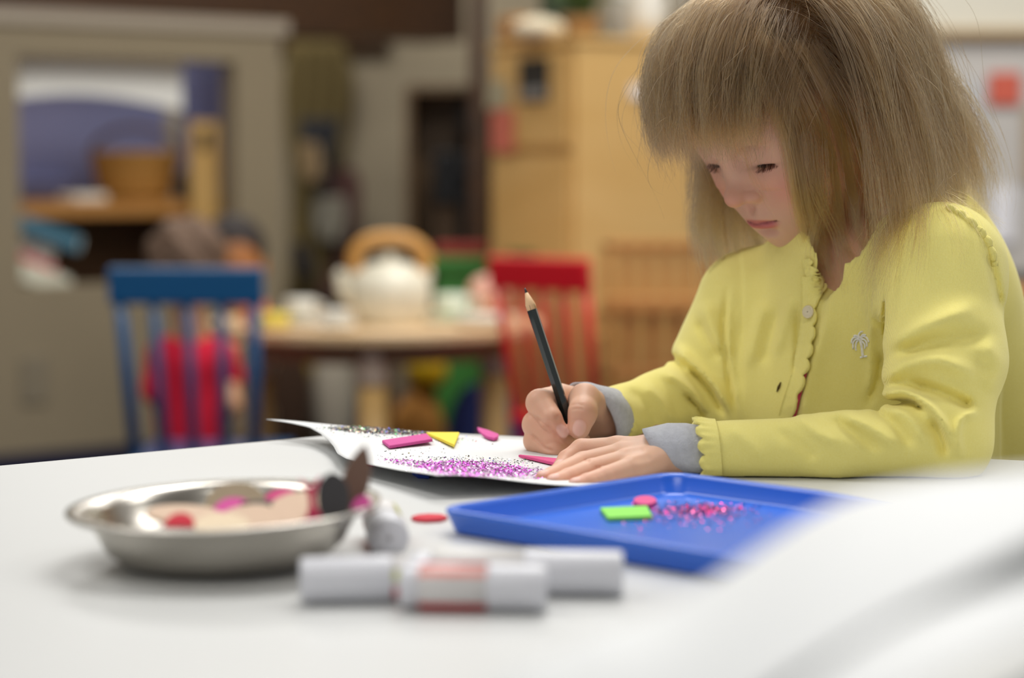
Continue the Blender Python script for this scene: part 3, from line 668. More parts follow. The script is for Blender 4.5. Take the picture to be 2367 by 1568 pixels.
foam_px([(1198, 1059), (1286, 1081), (1300, 1072)], foam_mat('rose', C(222, 82, 140)), 'long pink foam triangle pointing out from under the left hand')
def tbl_s(a, b): return T(a, b, 0.0)
foam_px([(950, 1203), (965, 1198), (990, 1196), (1020, 1197), (1035, 1202), (1020, 1208), (985, 1210), (962, 1208)], FR_, 'flat red foam oval on the table touching the tray', tbl_s, lift=0.0)
foam_px([(952, 1098), (975, 1092), (1000, 1096), (992, 1108), (965, 1106)], FB, 'blue foam shape tucked under the near edge of the paper', tbl_s, lift=0.0)
foam_px([(835, 1074), (880, 1068), (900, 1073), (860, 1080)], foam_mat('rose', C(222, 82, 140)), 'pink foam sliver under the left edge of the paper', tbl_s, lift=0.0)

# ------------------------------------------------------------------ blue tray
m_tray = mat('tray_blue', C(46, 108, 220), 0.26, noise=0.02, nscale=30, spec=0.5)
HT = 0.0135
tcL, tcF = T(1026, 1232, 0)[:2], T(1556, 1094, HT)[:2]
ta = unit(tcF - tcL); tL = float(np.linalg.norm(tcF - tcL)); tb = np.array([ta[1], -ta[0]]); tW = 0.31
def trp(a, b, z): q = tcL + ta * a + tb * b; return np.array([q[0], q[1], ZT + z])
def rr(a0, a1, b0, b1, r, n=7):
    pts = []
    for (ca_, cb_, s) in ((a1 - r, b1 - r, 0), (a0 + r, b1 - r, 1), (a0 + r, b0 + r, 2), (a1 - r, b0 + r, 3)):
        for t in np.linspace(0, math.pi / 2, n): q = t + s * math.pi / 2; pts.append((ca_ + r * math.cos(q), cb_ + r * math.sin(q)))
    return pts
rings = [(0.004, 0.0, 0.012), (0.0005, 0.0012, 0.013), (-0.0034, HT - 0.0024, 0.0155), (-0.0040, HT - 0.0010, 0.016), (-0.0034, HT + 0.0002, 0.016), (-0.0018, HT + 0.0007, 0.0155), (-0.0002, HT + 0.0004, 0.015), (0.0008, HT - 0.0008, 0.0147), (0.0013, HT - 0.0018, 0.0145), (0.0017, HT - 0.0030, 0.0143), (0.0048, 0.0056, 0.0130), (0.0053, 0.0046, 0.0128), (0.0060, 0.0034, 0.0125), (0.0070, 0.0027, 0.012), (0.0088, 0.0022, 0.0115)]
V = []; F = []; n0 = 28
for ins, z, r in rings:
    for a, b in rr(ins, tL - ins, ins, tW - ins, r): V.append(trp(a, b, z))
for k in range(len(rings) - 1):
    for i in range(n0): F.append((k * n0 + i, k * n0 + (i + 1) % n0, (k + 1) * n0 + (i + 1) % n0, (k + 1) * n0 + i))
F.append(tuple(range((len(rings) - 1) * n0, len(rings) * n0))); F.append(tuple(range(n0))[::-1])
o = link_mesh('craft_tray', V, F, m_tray, smooth=True); tag(o, 'shallow blue plastic tray on the craft table', 'tray')
o.data.set_sharp_from_angle(angle=math.radians(38))
def tray_s(a, b): return T(a, b, 0.0022)
foam_px([(1405, 1207), (1508, 1203), (1496, 1180), (1387, 1184)], FG, 'green foam rectangle in the blue tray', tray_s, 0.0024)
foam_px([(1491 + 27 * math.cos(a), 1166 + 10 * math.sin(a)) for a in np.linspace(0, 6.283, 22)[:-1]], foam_mat('rose', C(222, 82, 140)), 'pink foam disc in the blue tray', tray_s, 0.0024)
gs = []
for _ in range(1500):
    px = random.gauss(1625, 55); py = random.gauss(1180, 8.0)
    if random.random() < 0.3: px = random.gauss(1560, 80); py = random.gauss(1192, 14)
    if px < 1440 or py < 1150 or px > 1860: continue
    gs.append(T(px, py, 0.0023))
glitter('red_glitter', 'red glitter spilled across the floor of the blue tray', gs, glitter_mat('glitter_red', [C(206, 40, 110), C(170, 20, 70), C(235, 120, 170), C(120, 20, 90)]), 0.0006)

# ------------------------------------------------------------------ metal bowl with foam shapes
m_steel = mat('brushed_steel', C(206, 201, 192), 0.27, 1.0, noise=0.04, nscale=60)
bcn = P(522, 1180, 1.083); bcn[2] = ZT; RB = 0.0785; HB = 0.0275
Rt = rotx(math.radians(0.8)) @ roty(math.radians(-1.6))
prof = [(r_ * 0.963 if r_ > 0.002 and r_ < 0.0783 else r_, z_) for r_, z_ in [(0.001, 0.0), (0.047, 0.0), (0.054, 0.002), (0.062, 0.0085), (0.0675, 0.0185), (0.070, 0.0245), (0.0715, HB - 0.0012), (0.078, HB), (RB, HB - 0.0004), (RB + 0.0006, HB + 0.0008), (RB, HB + 0.0016), (0.077, HB + 0.0014), (0.0708, HB + 0.0002), (0.0688, 0.0235), (0.0662, 0.018), (0.0608, 0.0095), (0.053, 0.0034), (0.046, 0.0014), (0.001, 0.0014)]]
bowl = MB().lathe(prof, bcn + np.array([0, 0, 0.0012]), 96, Rt).build('metal_bowl', m_steel, smooth=True, origin=bcn); tag(bowl, 'shallow stainless steel bowl of foam shapes', 'bowl')
def fshape(kind, px, py, Y, sx, sy, m, label, nx=0.0, ny=-0.2, nz=1.0, spin=0.0, t=0.0022):
    """foam piece centred at a point, facing normal (nx,ny,nz)"""
    Y = Y - 0.042; c = P(px, py, Y); n = unit([nx, ny, nz]); a = np.cross([0.0, 1.0, 0.0] if abs(n[1]) < 0.9 else [0, 0, 1.0], n); a = unit(a); b = np.cross(n, a)
    cs, sn = math.cos(spin), math.sin(spin); ex = a * cs + b * sn; ey = -a * sn + b * cs
    if kind == 'oval': pl = ellipse(sx, sy, 26)
    elif kind == 'half': pl = ellipse(sx, sy, 16, 0, math.pi)
    elif kind == 'leaf': pl = [(sx * math.sin(math.pi * t_) ** 0.8 * s_, sy * (2 * t_ - 1)) for s_, rng_ in ((1, np.linspace(0, 1, 14)), (-1, np.linspace(1, 0, 14)[1:-1])) for t_ in rng_]
    elif kind == 'bow': pl = [(-sx, -sy), (-sx * .25, -sy * .25), (-sx * .25, sy * .25), (-sx, sy), (0, sy * .55), (sx, sy), (sx * .3, sy * .2), (sx * .3, -sy * .2), (sx, -sy), (0, -sy * .55)]
    elif kind == 'heart': pl = [(sx * math.sin(q) ** 3, sy * (13 * math.cos(q) - 5 * math.cos(2 * q) - 2 * math.cos(3 * q) - math.cos(4 * q)) / 15) for q in np.linspace(0, 6.283, 30)[:-1]]
    o = MB().plate(pl, (c, ex, ey, n), t).build('foam_shape', m, bevel=0.0004, segs=1); tag(o, label, 'foam shape', 'foam craft shapes'); return o
fshape('oval', 430, 1196, 1.115, 0.020, 0.014, FBG, 'beige foam oval at the left in the metal bowl', 0.1, -0.15, spin=0.2)
fshape('heart', 640, 1192, 1.112, 0.028, 0.024, FBG, 'large beige foam heart on the right side of the metal bowl', -0.1, -0.25, spin=0.4)
fshape('oval', 545, 1170, 1.165, 0.016, 0.013, foam_mat('taupe', C(176, 158, 132)), 'taupe foam oval standing at the back of the bowl', 0, -0.8, 0.6)
fshape('oval', 538, 1186, 1.125, 0.0098, 0.011, FP, 'bright pink foam oval in the middle of the bowl', 0, -0.45, 0.9)
fshape('half', 415, 1222, 1.09, 0.0075, 0.009, FR_, 'red foam half disc at the front left in the bowl', 0, -0.6, 0.8, 0.0)
fshape('oval', 513, 1222, 1.083, 0.0135, 0.013, FCR, 'cream foam oval at the front of the bowl', 0.05, -0.3, 0.95)
fshape('leaf', 822, 1112, 1.115, 0.0068, 0.0185, FN, 'brown pointed foam leaf sticking up out of the bowl', 0.25, -0.95, 0.12, -0.28)
fshape('oval', 771, 1152, 1.088, 0.0080, 0.0125, FK, 'charcoal foam oval standing at the right side of the bowl', 0.1, -0.98, 0.2, 0.05)
fshape('bow', 722, 1160, 1.095, 0.0058, 0.0125, FM, 'magenta foam bow beside the charcoal oval', -0.1, -0.95, 0.25, 0.12)
fshape('oval', 650, 1158, 1.17, 0.009, 0.007, foam_mat('rose', C(222, 82, 140)), 'pink foam oval at the back rim of the bowl', -0.1, -0.6, 0.7)
fshape('leaf', 655, 1170, 1.13, 0.003, 0.022, FK, 'thin dark foam strip lying across the beige heart', 0.1, -0.3, 0.9, -1.35)
fshape('oval', 838, 1172, 1.105, 0.0055, 0.0055, FP, 'small pink foam dot inside the right rim of the bowl', -0.5, -0.6, 0.6)
fshape('oval', 800, 1180, 1.125, 0.010, 0.008, foam_mat('black', C(30, 26, 28)), 'black foam oval behind the charcoal oval in the bowl', -0.4, -0.7, 0.6)

# ------------------------------------------------------------------ glue sticks
def striped(name, base, c1, c2, c3):
    m = mat(name, base, 0.4); nt = m.node_tree; b = nt.nodes['Principled BSDF']
    tc = nt.nodes.new('ShaderNodeTexCoord'); sx = nt.nodes.new('ShaderNodeSeparateXYZ'); r = nt.nodes.new('ShaderNodeValToRGB'); r.color_ramp.interpolation = 'CONSTANT'
    nt.links.new(tc.outputs['UV'], sx.inputs[0]); nt.links.new(sx.outputs['Y'], r.inputs[0]); nt.links.new(r.outputs[0], b.inputs['Base Color'])
    els = r.color_ramp.elements
    stops = [(0, base), (0.14, c1), (0.26, base), (0.30, c2), (0.36, base), (0.55, c1), (0.66, base), (0.70, c3), (0.78, base)]
    while len(els) < len(stops): els.new(0.5)
    for e, (p, c) in zip(els, stops): e.position = p; e.color = c
    return m
m_gw = mat('glue_white', C(214, 215, 222), 0.35, spec=0.5)
m_gl = striped('glue_label', C(214, 211, 210), C(206, 58, 58), C(232, 150, 140), C(190, 190, 90))
def glue_stick(c, dirv, L, r, label, capfrac=0.42, roll=0.0):
    d = unit(dirv); c = np.array(c, float); up = np.array([0, 0, 1.0]); sd = unit(np.cross(d, up)); R = np.array([sd, np.cross(d, sd), d]).T
    t = thing('glue_stick', tuple(c - np.array([0, 0, r])), label, 'glue stick', 'glue sticks on the craft table')
    a0 = c - d * L / 2; n = 32
    bl = L * (1 - capfrac)
    def cyl(prof, name, m, uv=False):
        o = MB().lathe(prof, a0, n, R).build(name, m, t, smooth=True)
        return o
    cyl([(0.001, 0.0), (r * .8, 0.0), (r * .86, 0.001), (r * .86, 0.008), (r * .8, 0.009), (0.001, 0.009)], 'twist_base', m_gw)
    o = cyl([(0.001, 0.009), (r * .96, 0.009), (r * .98, 0.0105), (r * .98, bl), (0.001, bl)], 'barrel', m_gl)
    me = o.data; uvl = me.uv_layers.new(name='UVMap')
    for lp in me.loops:
        q = R.T @ (np.array(me.vertices[lp.vertex_index].co) + WLOC[t] - a0); uvl.data[lp.index].uv = (q[2] / L, ((math.atan2(q[1], q[0]) + roll) / 6.2832) % 1.0)
    cyl([(r * .9, bl), (r, bl), (r * 1.0, bl + .001), (r * .97, L - .002), (r * .9, L), (0.001, L)], 'cap', m_gw)
    return t
rg = 0.0108
def gst(pxl, pxr, pyb, L, ang, label, capfrac, roll):
    c = T((pxl + pxr) / 2, pyb, 0.0); c[2] = ZT + rg; c[1] += 0.009
    return glue_stick(c, (math.cos(ang), math.sin(ang), 0), L, rg, label, capfrac, roll)
gst(690, 985, 1402, 0.058, math.radians(187), 'white glue stick lying beside the metal bowl', 0.72, 1.2)
gst(925, 1262, 1422, 0.066, math.radians(-4), 'glue stick with red label nearest the camera', 0.40, 2.9)
gst(955, 1440, 1385, 0.098, math.radians(-2), 'longest glue stick with red striped barrel in front of the tray', 0.47, 0.2)
cD = T(880, 1292, 0); cD[2] = ZT + rg; cD[1] += 0.035
glue_stick(cD, (0.12, -1, 0), 0.075, rg, 'glue stick pointing at the camera beside the bowl rim', 0.35, 0.8)

# ------------------------------------------------------------------ big curled paper in the right foreground
m_pb = mat('paper_bright', C(228, 230, 231), 0.6)
def sheet(edge, near, label, bulge=0.005):
    edge = smooth_pts(edge, 60); near = smooth_pts(near, 60); nv = 30; V = []; F = []
    for j in range(nv):
        v = j / (nv - 1)
        for i in range(60):
            u = i / 59; p = edge[i] * (1 - v) + near[i] * v
            p = p + np.array([0, 0, bulge * math.sin(math.pi * v) * (0.4 + 0.6 * u) + 0.0015 * math.sin(9 * u + 3 * v)]); p[2] = max(p[2], ZT + 0.0012); V.append(p)
    top = np.array(V); bot = top - np.array([0, 0, 0.0005])
    for j in range(nv - 1):
        for i in range(59):
            a = j * 60 + i; F.append((a, a + 60, a + 61, a + 1)); F.append((len(top) + a, len(top) + a + 1, len(top) + a + 61, len(top) + a + 60))
    bd = [i for i in range(60)] + [j * 60 + 59 for j in range(1, nv)] + [(nv - 1) * 60 + i for i in range(58, -1, -1)] + [j * 60 for j in range(nv - 2, 0, -1)]
    for k in range(len(bd)):
        a, b = bd[k], bd[(k + 1) % len(bd)]; F.append((a, b, len(top) + b, len(top) + a))
    o = link_mesh('paper_sheet', np.vstack([top, bot]), F, m_pb, smooth=True); tag(o, label, 'paper', 'loose paper sheets in the right foreground')
E1 = [P(760, 2045, 0.60), P(1080, 1640, 0.605), P(1330, 1490, 0.615), P(1560, 1385, 0.63), P(1900, 1168, 0.65), P(2110, 1118, 0.66), P(2330, 1108, 0.67), P(2700, 1120, 0.68)]
N1 = [P(900, 2200, 0.56), P(1200, 1950, 0.55), P(1450, 1800, 0.54), P(1650, 1690, 0.53), P(1860, 1560, 0.53), P(2110, 1400, 0.54), P(2330, 1270, 0.55), P(2700, 1080, 0.56)]
sheet(E1, N1, 'large white paper sheet curling up over the tray in the right foreground', 0.008)
d2_ = np.array([0, -0.004, -0.025]); N2 = [P(1000, 2300, 0.50), P(1300, 2100, 0.49), P(1550, 1950, 0.48), P(1800, 1800, 0.475), P(2010, 1680, 0.475), P(2200, 1560, 0.48), P(2400, 1440, 0.49), P(2700, 1290, 0.50)]
sheet([e + d2_ + np.array([0, 0.05, 0]) for e, n in zip(E1, N1)], N2, 'second white paper sheet lying under the large curled one', 0.006)
N3 = [P(1100, 2600, 0.44), P(1400, 2400, 0.43), P(1700, 2250, 0.42), P(1950, 2100, 0.42), P(2150, 2000, 0.42), P(2350, 1900, 0.42), P(2550, 1800, 0.43), P(2800, 1700, 0.44)]
sheet([e + d2_ * 2 + np.array([0, 0.04, 0]) for e, n in zip(N1, N2)], N3, 'lowest white paper sheet in the bottom right corner', 0.004)
# ------------------------------------------------------------------ signed distance sculpting
class Field:
    def __init__(s, lo, hi, h):
        s.lo = np.array(lo, np.float32); s.h = h
        s.n = tuple(int(math.ceil((b - a) / h)) + 1 for a, b in zip(lo, hi))
        s.a = np.full(s.n, 0.06, np.float32)
    def sub(s, lo, hi):
        i0 = [max(0, int((lo[k] - s.lo[k]) / s.h)) for k in range(3)]; i1 = [min(s.n[k], int((hi[k] - s.lo[k]) / s.h) + 2) for k in range(3)]
        if any(i1[k] <= i0[k] for k in range(3)): return None
        sl = tuple(slice(i0[k], i1[k]) for k in range(3))
        ax = [(s.lo[k] + s.h * np.arange(i0[k], i1[k], dtype=np.float32)) for k in range(3)]
        return sl, np.meshgrid(*ax, indexing='ij', sparse=True)
    def smin(s, sl, d, k):
        a = s.a[sl]
        if k <= 0: s.a[sl] = np.minimum(a, d); return
        h = np.maximum(k - np.abs(a - d), 0) / k; s.a[sl] = np.minimum(a, d) - h * h * k * 0.25
    def smax(s, sl, d, k):
        a = s.a[sl]; h = np.maximum(k - np.abs(a - d), 0) / k; s.a[sl] = np.maximum(a, d) + h * h * k * 0.25
    def cone(s, a, b, r1, r2, k=0.004, cut=False, flat=None):
        a = np.array(a, np.float32); b = np.array(b, np.float32); R = max(r1, r2) + k + 3 * s.h
        q = s.sub(np.minimum(a, b) - R, np.maximum(a, b) + R)
        if q is None: return
        sl, (X, Y, Z) = q; ba = b - a; L2 = float(ba @ ba) + 1e-12
        t = np.clip(((X - a[0]) * ba[0] + (Y - a[1]) * ba[1] + (Z - a[2]) * ba[2]) / L2, 0, 1)
        d = np.sqrt((X - a[0] - t * ba[0]) ** 2 + (Y - a[1] - t * ba[1]) ** 2 + (Z - a[2] - t * ba[2]) ** 2) - (r1 + (r2 - r1) * t)
        (s.smax(sl, -d, k) if cut else s.smin(sl, d, k))
    def ell(s, c, r, M=None, k=0.008, cut=False):
        c = np.array(c, np.float32); r = np.array(r, np.float32); M = np.eye(3) if M is None else np.asarray(M, np.float32)   # rows = axes
        R = np.sqrt(((np.abs(M.T) * r) ** 2).sum(1)) + 2.6 * k + 4 * s.h
        q = s.sub(c - R, c + R)
        if q is None: return
        sl, (X, Y, Z) = q; x, y, z = X - c[0], Y - c[1], Z - c[2]
        u = [(M[i, 0] * x + M[i, 1] * y + M[i, 2] * z) / r[i] for i in range(3)]
        k0 = np.sqrt(u[0] ** 2 + u[1] ** 2 + u[2] ** 2) + 1e-6; k1 = np.sqrt((u[0] / r[0]) ** 2 + (u[1] / r[1]) ** 2 + (u[2] / r[2]) ** 2) + 1e-6
        d = k0 * (k0 - 1) / k1
        (s.smax(sl, -d, k) if cut else s.smin(sl, d, k))
    def flat(s, p0, n, R, k=0.0006):
        p0 = np.array(p0); n = unit(n); q = s.sub(p0 - R, p0 + R)
        sl, (X, Y, Z) = q; d = (X - p0[0]) * n[0] + (Y - p0[1]) * n[1] + (Z - p0[2]) * n[2]; s.smax(sl, d.astype(np.float32), k)
    def near(s, w_):
        i = np.argwhere(np.abs(s.a) < w_); return i, s.lo + s.h * i.astype(np.float32)
    def value(s, p):
        g = (np.asarray(p) - s.lo) / s.h; i = np.clip(np.floor(g).astype(int), 0, np.array(s.n) - 2); f = g - i
        out = 0
        for dx in (0, 1):
            for dy in (0, 1):
                for dz in (0, 1):
                    w_ = (f[..., 0] if dx else 1 - f[..., 0]) * (f[..., 1] if dy else 1 - f[..., 1]) * (f[..., 2] if dz else 1 - f[..., 2])
                    out = out + w_ * s.a[i[..., 0] + dx, i[..., 1] + dy, i[..., 2] + dz]
        return out
    def hit(s, px, py, y0, y1):
        t = np.arange(y0, y1, s.h * 0.4); d = ray(px, py); q = CAM + d * (t / d[1])[:, None]; v = s.value(q)
        k = np.argmax(v < 0)
        return q[k] if v[k] < 0 else None
    def grad(s, p, e=None):
        e = e or s.h; p = np.asarray(p, float)
        g = np.stack([s.value(p + e * d) - s.value(p - e * d) for d in np.eye(3)], -1); return g / (np.linalg.norm(g, axis=-1, keepdims=True) + 1e-9)
    def mesh(s):
        a = s.a; sg = a < 0
        m = sg[:-1, :-1, :-1].astype(np.int8)
        cnt = np.zeros(m.shape, np.int8)
        for dx in (0, 1):
            for dy in (0, 1):
                for dz in (0, 1): cnt += sg[dx:a.shape[0] - 1 + dx, dy:a.shape[1] - 1 + dy, dz:a.shape[2] - 1 + dz]
        idx = np.argwhere((cnt > 0) & (cnt < 8)); N = len(idx)
        cs = [(x, y, z) for x in (0, 1) for y in (0, 1) for z in (0, 1)]
        val = np.stack([a[idx[:, 0] + c[0], idx[:, 1] + c[1], idx[:, 2] + c[2]] for c in cs], 1)
        acc = np.zeros((N, 3)); n = np.zeros(N)
        for i in range(8):
            for j in range(i + 1, 8):
                if sum(abs(cs[i][k] - cs[j][k]) for k in range(3)) != 1: continue
                va, vb = val[:, i], val[:, j]; mk = (va < 0) != (vb < 0)
                t = np.where(mk, va / np.where(mk, va - vb, 1), 0)[:, None]
                acc += np.where(mk[:, None], np.array(cs[i]) * (1 - t) + np.array(cs[j]) * t, 0); n += mk
        V = s.lo + s.h * (idx + acc / n[:, None])
        for _ in range(2):
            v = s.value(V)[:, None]; V = V - s.grad(V) * np.clip(v, -s.h, s.h) * 0.8
        gi = np.full(m.shape, -1, np.int32); gi[idx[:, 0], idx[:, 1], idx[:, 2]] = np.arange(N)
        Fs = []
        for ax in range(3):
            o1, o2 = [(1, 2), (2, 0), (0, 1)][ax]
            d = [0, 0, 0]; d[ax] = 1
            s0 = sg[tuple(slice(0, a.shape[k] - d[k]) for k in range(3))]; s1 = sg[tuple(slice(d[k], a.shape[k]) for k in range(3))]
            e = np.argwhere(s0 != s1); e = e[(e[:, o1] > 0) & (e[:, o2] > 0) & (e[:, o1] < gi.shape[o1]) & (e[:, o2] < gi.shape[o2]) & (e[:, ax] < gi.shape[ax])]
            inside = s0[e[:, 0], e[:, 1], e[:, 2]]
            def g(a1, a2):
                q = e.copy(); q[:, o1] += a1; q[:, o2] += a2; return gi[q[:, 0], q[:, 1], q[:, 2]]
            quad = np.stack([g(-1, -1), g(0, -1), g(0, 0), g(-1, 0)], 1)
            quad[~inside] = quad[~inside][:, ::-1]
            Fs.append(quad[(quad >= 0).all(1)])
        return V, np.vstack(Fs)
def project(p):
    d = p - CAM; f = np.array([0, math.cos(PITCH), -math.sin(PITCH)]); u = np.array([0, math.sin(PITCH), math.cos(PITCH)]); w_ = d @ f
    return CXP + FPX * d[..., 0] / w_, CYP - FPX * (d @ u) / w_
def seg_dist(px, py, line):
    best = np.full(px.shape, 1e9); tt = np.zeros(px.shape); L = len(line) - 1
    for k in range(L):
        (ax, ay), (bx, by) = line[k], line[k + 1]; dx, dy = bx - ax, by - ay
        t = np.clip(((px - ax) * dx + (py - ay) * dy) / (dx * dx + dy * dy + 1e-9), 0, 1); d = np.hypot(px - ax - t * dx, py - ay - t * dy)
        m = d < best; best = np.where(m, d, best); tt = np.where(m, (k + t) / L, tt)
    return best, tt
def emboss(F, strokes, y0, y1, reach=0.012):
    """raise (+) or press in (-) relief along strokes: (polyline, width, amount)"""
    i, p = F.near(reach); m = (p[:, 1] > y0) & (p[:, 1] < y1); i, p = i[m], p[m]
    px, py = project(p); add = np.zeros(len(p))
    for line, w_, amt in strokes:
        pts = smooth_pts(line, max(6, 5 * len(line))) if len(line) > 2 else np.array(line, float)
        x0, y0_ = pts.min(0) - 3 * w_; x1, y1_ = pts.max(0) + 3 * w_
        k = np.where((px > x0) & (px < x1) & (py > y0_) & (py < y1_))[0]
        d, t = seg_dist(px[k], py[k], pts)
        add[k] -= amt * np.exp(-(d / w_) ** 2) * np.clip(np.sin(math.pi * np.clip(t, 0.0, 1.0)) * 1.6 + 0.12, 0, 1)
    F.a[i[:, 0], i[:, 1], i[:, 2]] += add.astype(np.float32)
# ------------------------------------------------------------------ the girl: skin, head and hands
YAW, HP = math.radians(54), math.radians(31)
hF = np.array([-math.sin(YAW) * math.cos(HP), -math.cos(YAW) * math.cos(HP), -math.sin(HP)])
hU = np.array([-math.sin(YAW) * math.sin(HP), -math.cos(YAW) * math.sin(HP), math.cos(HP)])
hL = np.cross(hU, hF); HM = np.array([hL, hF, hU])
HC = P(1815, 240, 1.54)
def H(l, f, u): return HC + l * hL + f * hF + u * hU
NB = P(2005, 610, 1.590)                       # base of the neck

lo = HC - 0.125; hi = HC + 0.125; lo[2] = NB[2] - 0.06; lo[0] -= 0.01; hi[0] += 0.06; hi[1] += 0.05
FH = Field(lo, hi, 0.0014)
FH.ell(H(0, -0.008, 0.020), (0.067, 0.082, 0.072), HM, 0.0)
FH.ell(H(0, 0.022, -0.012), (0.053, 0.041, 0.056), HM, 0.025)
for s in (-1, 1):
    FH.ell(H(s * 0.0255, 0.0345, -0.041), (0.023, 0.0235, 0.0225), HM, 0.016)
    FH.ell(H(s * 0.017, 0.0560, 0.0065), (0.016, 0.006, 0.006), HM, 0.012)       # brow
FH.ell(H(0, 0.017, -0.052), (0.042, 0.038, 0.028), HM, 0.016)
FH.ell(H(0, 0.0445, -0.0785), (0.0150, 0.0125, 0.0120), HM, 0.016); FH.ell(H(0, 0.025, -0.062), (0.034, 0.032, 0.022), HM, 0.014)
FH.ell(H(0, 0.0480, -0.053), (0.021, 0.0165, 0.020), HM, 0.012)
FH.cone(H(0, 0.0560, 0.000), H(0, 0.0680, -0.028), 0.0060, 0.0066, 0.010)
FH.ell(H(0, 0.0735, -0.0325), (0.0080, 0.0082, 0.0072), HM, 0.008)
for s in (-1, 1):
    FH.ell(H(s * 0.0092, 0.0640, -0.0360), (0.0060, 0.0074, 0.0054), HM, 0.005)
    FH.ell(H(s * 0.0235, 0.0665, -0.0065), (0.0135, 0.0070, 0.0095), HM, 0.012, cut=True)       # socket
    FH.ell(H(s * 0.0232, 0.0450, -0.0085), (0.0128, 0.0125, 0.0112), HM, 0.004)                 # lowered lid over the eyeball
    FH.ell(H(s * 0.0228, 0.0609, 0.0000), (0.0125, 0.0030, 0.0010), HM, 0.003, cut=True)        # lid crease
    FH.ell(H(s * 0.0232, 0.0575, -0.0158), (0.0120, 0.0030, 0.0010), HM, 0.0022, cut=True)      # under the lashes
    FH.ell(H(s * 0.0042, 0.0720, -0.0405), (0.0022, 0.0034, 0.0016), HM, 0.0025, cut=True)      # nostril
    FH.ell(H(s * 0.062, -0.012, -0.020), (0.007, 0.015, 0.022), HM, 0.006)                      # ear
    FH.ell(H(s * 0.069, -0.010, -0.018), (0.005, 0.009, 0.014), HM, 0.004, cut=True)
FH.ell(H(0, 0.0660, -0.0470), (0.0026, 0.004, 0.0050), HM, 0.004, cut=True)                      # philtrum
FH.ell(H(0, 0.0600, -0.0548), (0.0135, 0.0060, 0.0034), HM, 0.005)                              # upper lip
FH.ell(H(0, 0.0595, -0.0622), (0.0118, 0.0064, 0.0044), HM, 0.004)                              # lower lip
FH.cone(H(-0.0165, 0.0595, -0.0592), H(0, 0.0700, -0.0580), 0.0009, 0.0011, 0.0016, cut=True)
FH.cone(H(0.0165, 0.0595, -0.0592), H(0, 0.0700, -0.0580), 0.0009, 0.0011, 0.0016, cut=True)
FH.ell(H(0, 0.0625, -0.0680), (0.012, 0.005, 0.003), HM, 0.005, cut=True)                       # below the lower lip
# neck, nape, upper chest
FH.cone(H(0, -0.038, -0.036), NB, 0.032, 0.033, 0.010)
tF = np.array([-math.sin(math.radians(47)), -math.cos(math.radians(47)), 0.0]); tU = unit([-0.18, -0.18, 1.0]); tU = unit(tU); tF = unit(tF - tU * (tF @ tU)); tL = np.cross(tU, tF); TM = np.array([tL, tF, tU])
TC = P(2010, 850, 1.56)
FH.ell(TC + tU * 0.015 - tF * 0.012, (0.078, 0.056, 0.10), TM, 0.012)
vh, fh = FH.mesh()

# ---- hands
def chain(F, pts, rad, k): 
    for i in range(len(pts) - 1): F.cone(pts[i], pts[i + 1], rad[i], rad[i + 1], k)
NAILS = []; FT = []
def nail(F, dip, tip, out, r):
    """small plate on the back of a fingertip; out = direction the nail faces"""
    ax = unit(tip - dip); o_ = unit(out - ax * (out @ ax)); sd = np.cross(ax, o_); c = tip + ax * r * 0.05 + o_ * r * 0.62
    M = np.array([ax, sd, o_]); F.ell(c, (r * 0.80, r * 0.60, r * 0.42), M, 0.0012); NAILS.append((c + o_ * r * 0.28 + ax * r * .05, M, (r * 0.82, r * 0.62, r * 0.5)))
DY = 0.002
def R_(px, py, Y): return P(px, py, Y + DY)
wr = R_(1408, 958, 1.535)
rl = np.minimum(P(1200, 1075, 1.6), P(1440, 890, 1.47)) - 0.02; rh = np.maximum(P(1210, 1075, 1.47), P(1470, 870, 1.6)) + 0.02
FR = Field([rl[0], 1.44, ZT - 0.004], [rh[0], 1.585, rh[2]], 0.0008)
# palm and back of the hand
ix = [R_(1294, 924, 1.513), R_(1248, 932, 1.489), R_(1273, 968, 1.4775), R_(1293, 998, 1.4770)]
mi = [R_(1278, 956, 1.520), R_(1240, 982, 1.491), R_(1278, 1018, 1.480), R_(1342, 1022, 1.5005)]
ri = [R_(1270, 988, 1.524), R_(1241, 1019, 1.489), R_(1280, 1044, 1.476), R_(1306, 1048, 1.482)]
pi = [R_(1274, 1014, 1.526), R_(1252, 1040, 1.490), R_(1284, 1055, 1.477), R_(1316, 1057, 1.484)]
th = [R_(1385, 945, 1.522), R_(1351, 924, 1.494), R_(1347, 955, 1.4770), R_(1339, 990, 1.4745)]
for f, r0 in ((ix, 0.0115), (mi, 0.0118), (ri, 0.011), (pi, 0.0098)): FR.cone(wr + (f[0] - wr) * 0.12, f[0], 0.0125, r0, 0.007)
chain(FR, mi, (0.0110, 0.0100, 0.0086, 0.0066), 0.0010)
chain(FR, ri, (0.0104, 0.0094, 0.0080, 0.0064), 0.0010)
chain(FR, pi, (0.0092, 0.0084, 0.0072, 0.0058), 0.0010)
chain(FR, ix, (0.0104, 0.0098, 0.0080, 0.0060), 0.0012)
FR.cone(wr + (th[0] - wr) * 0.2, th[0], 0.0118, 0.0108, 0.008)
chain(FR, th, (0.0112, 0.0106, 0.0094, 0.0076), 0.0040)
FR.cone(wr, wr + unit(wr - ix[0]) * 0.05, 0.0135, 0.0145, 0.006)
toc = unit(CAM - th[3])
nail(FR, th[2], th[3], toc + np.array([0.05, 0, 0.25]), 0.0078); nail(FR, ix[2], ix[3], toc + np.array([0.35, 0, 0.1]), 0.0068); nail(FR, mi[2], mi[3], toc * 0.6 + np.array([0.2, 0, 0.7]), 0.0066)
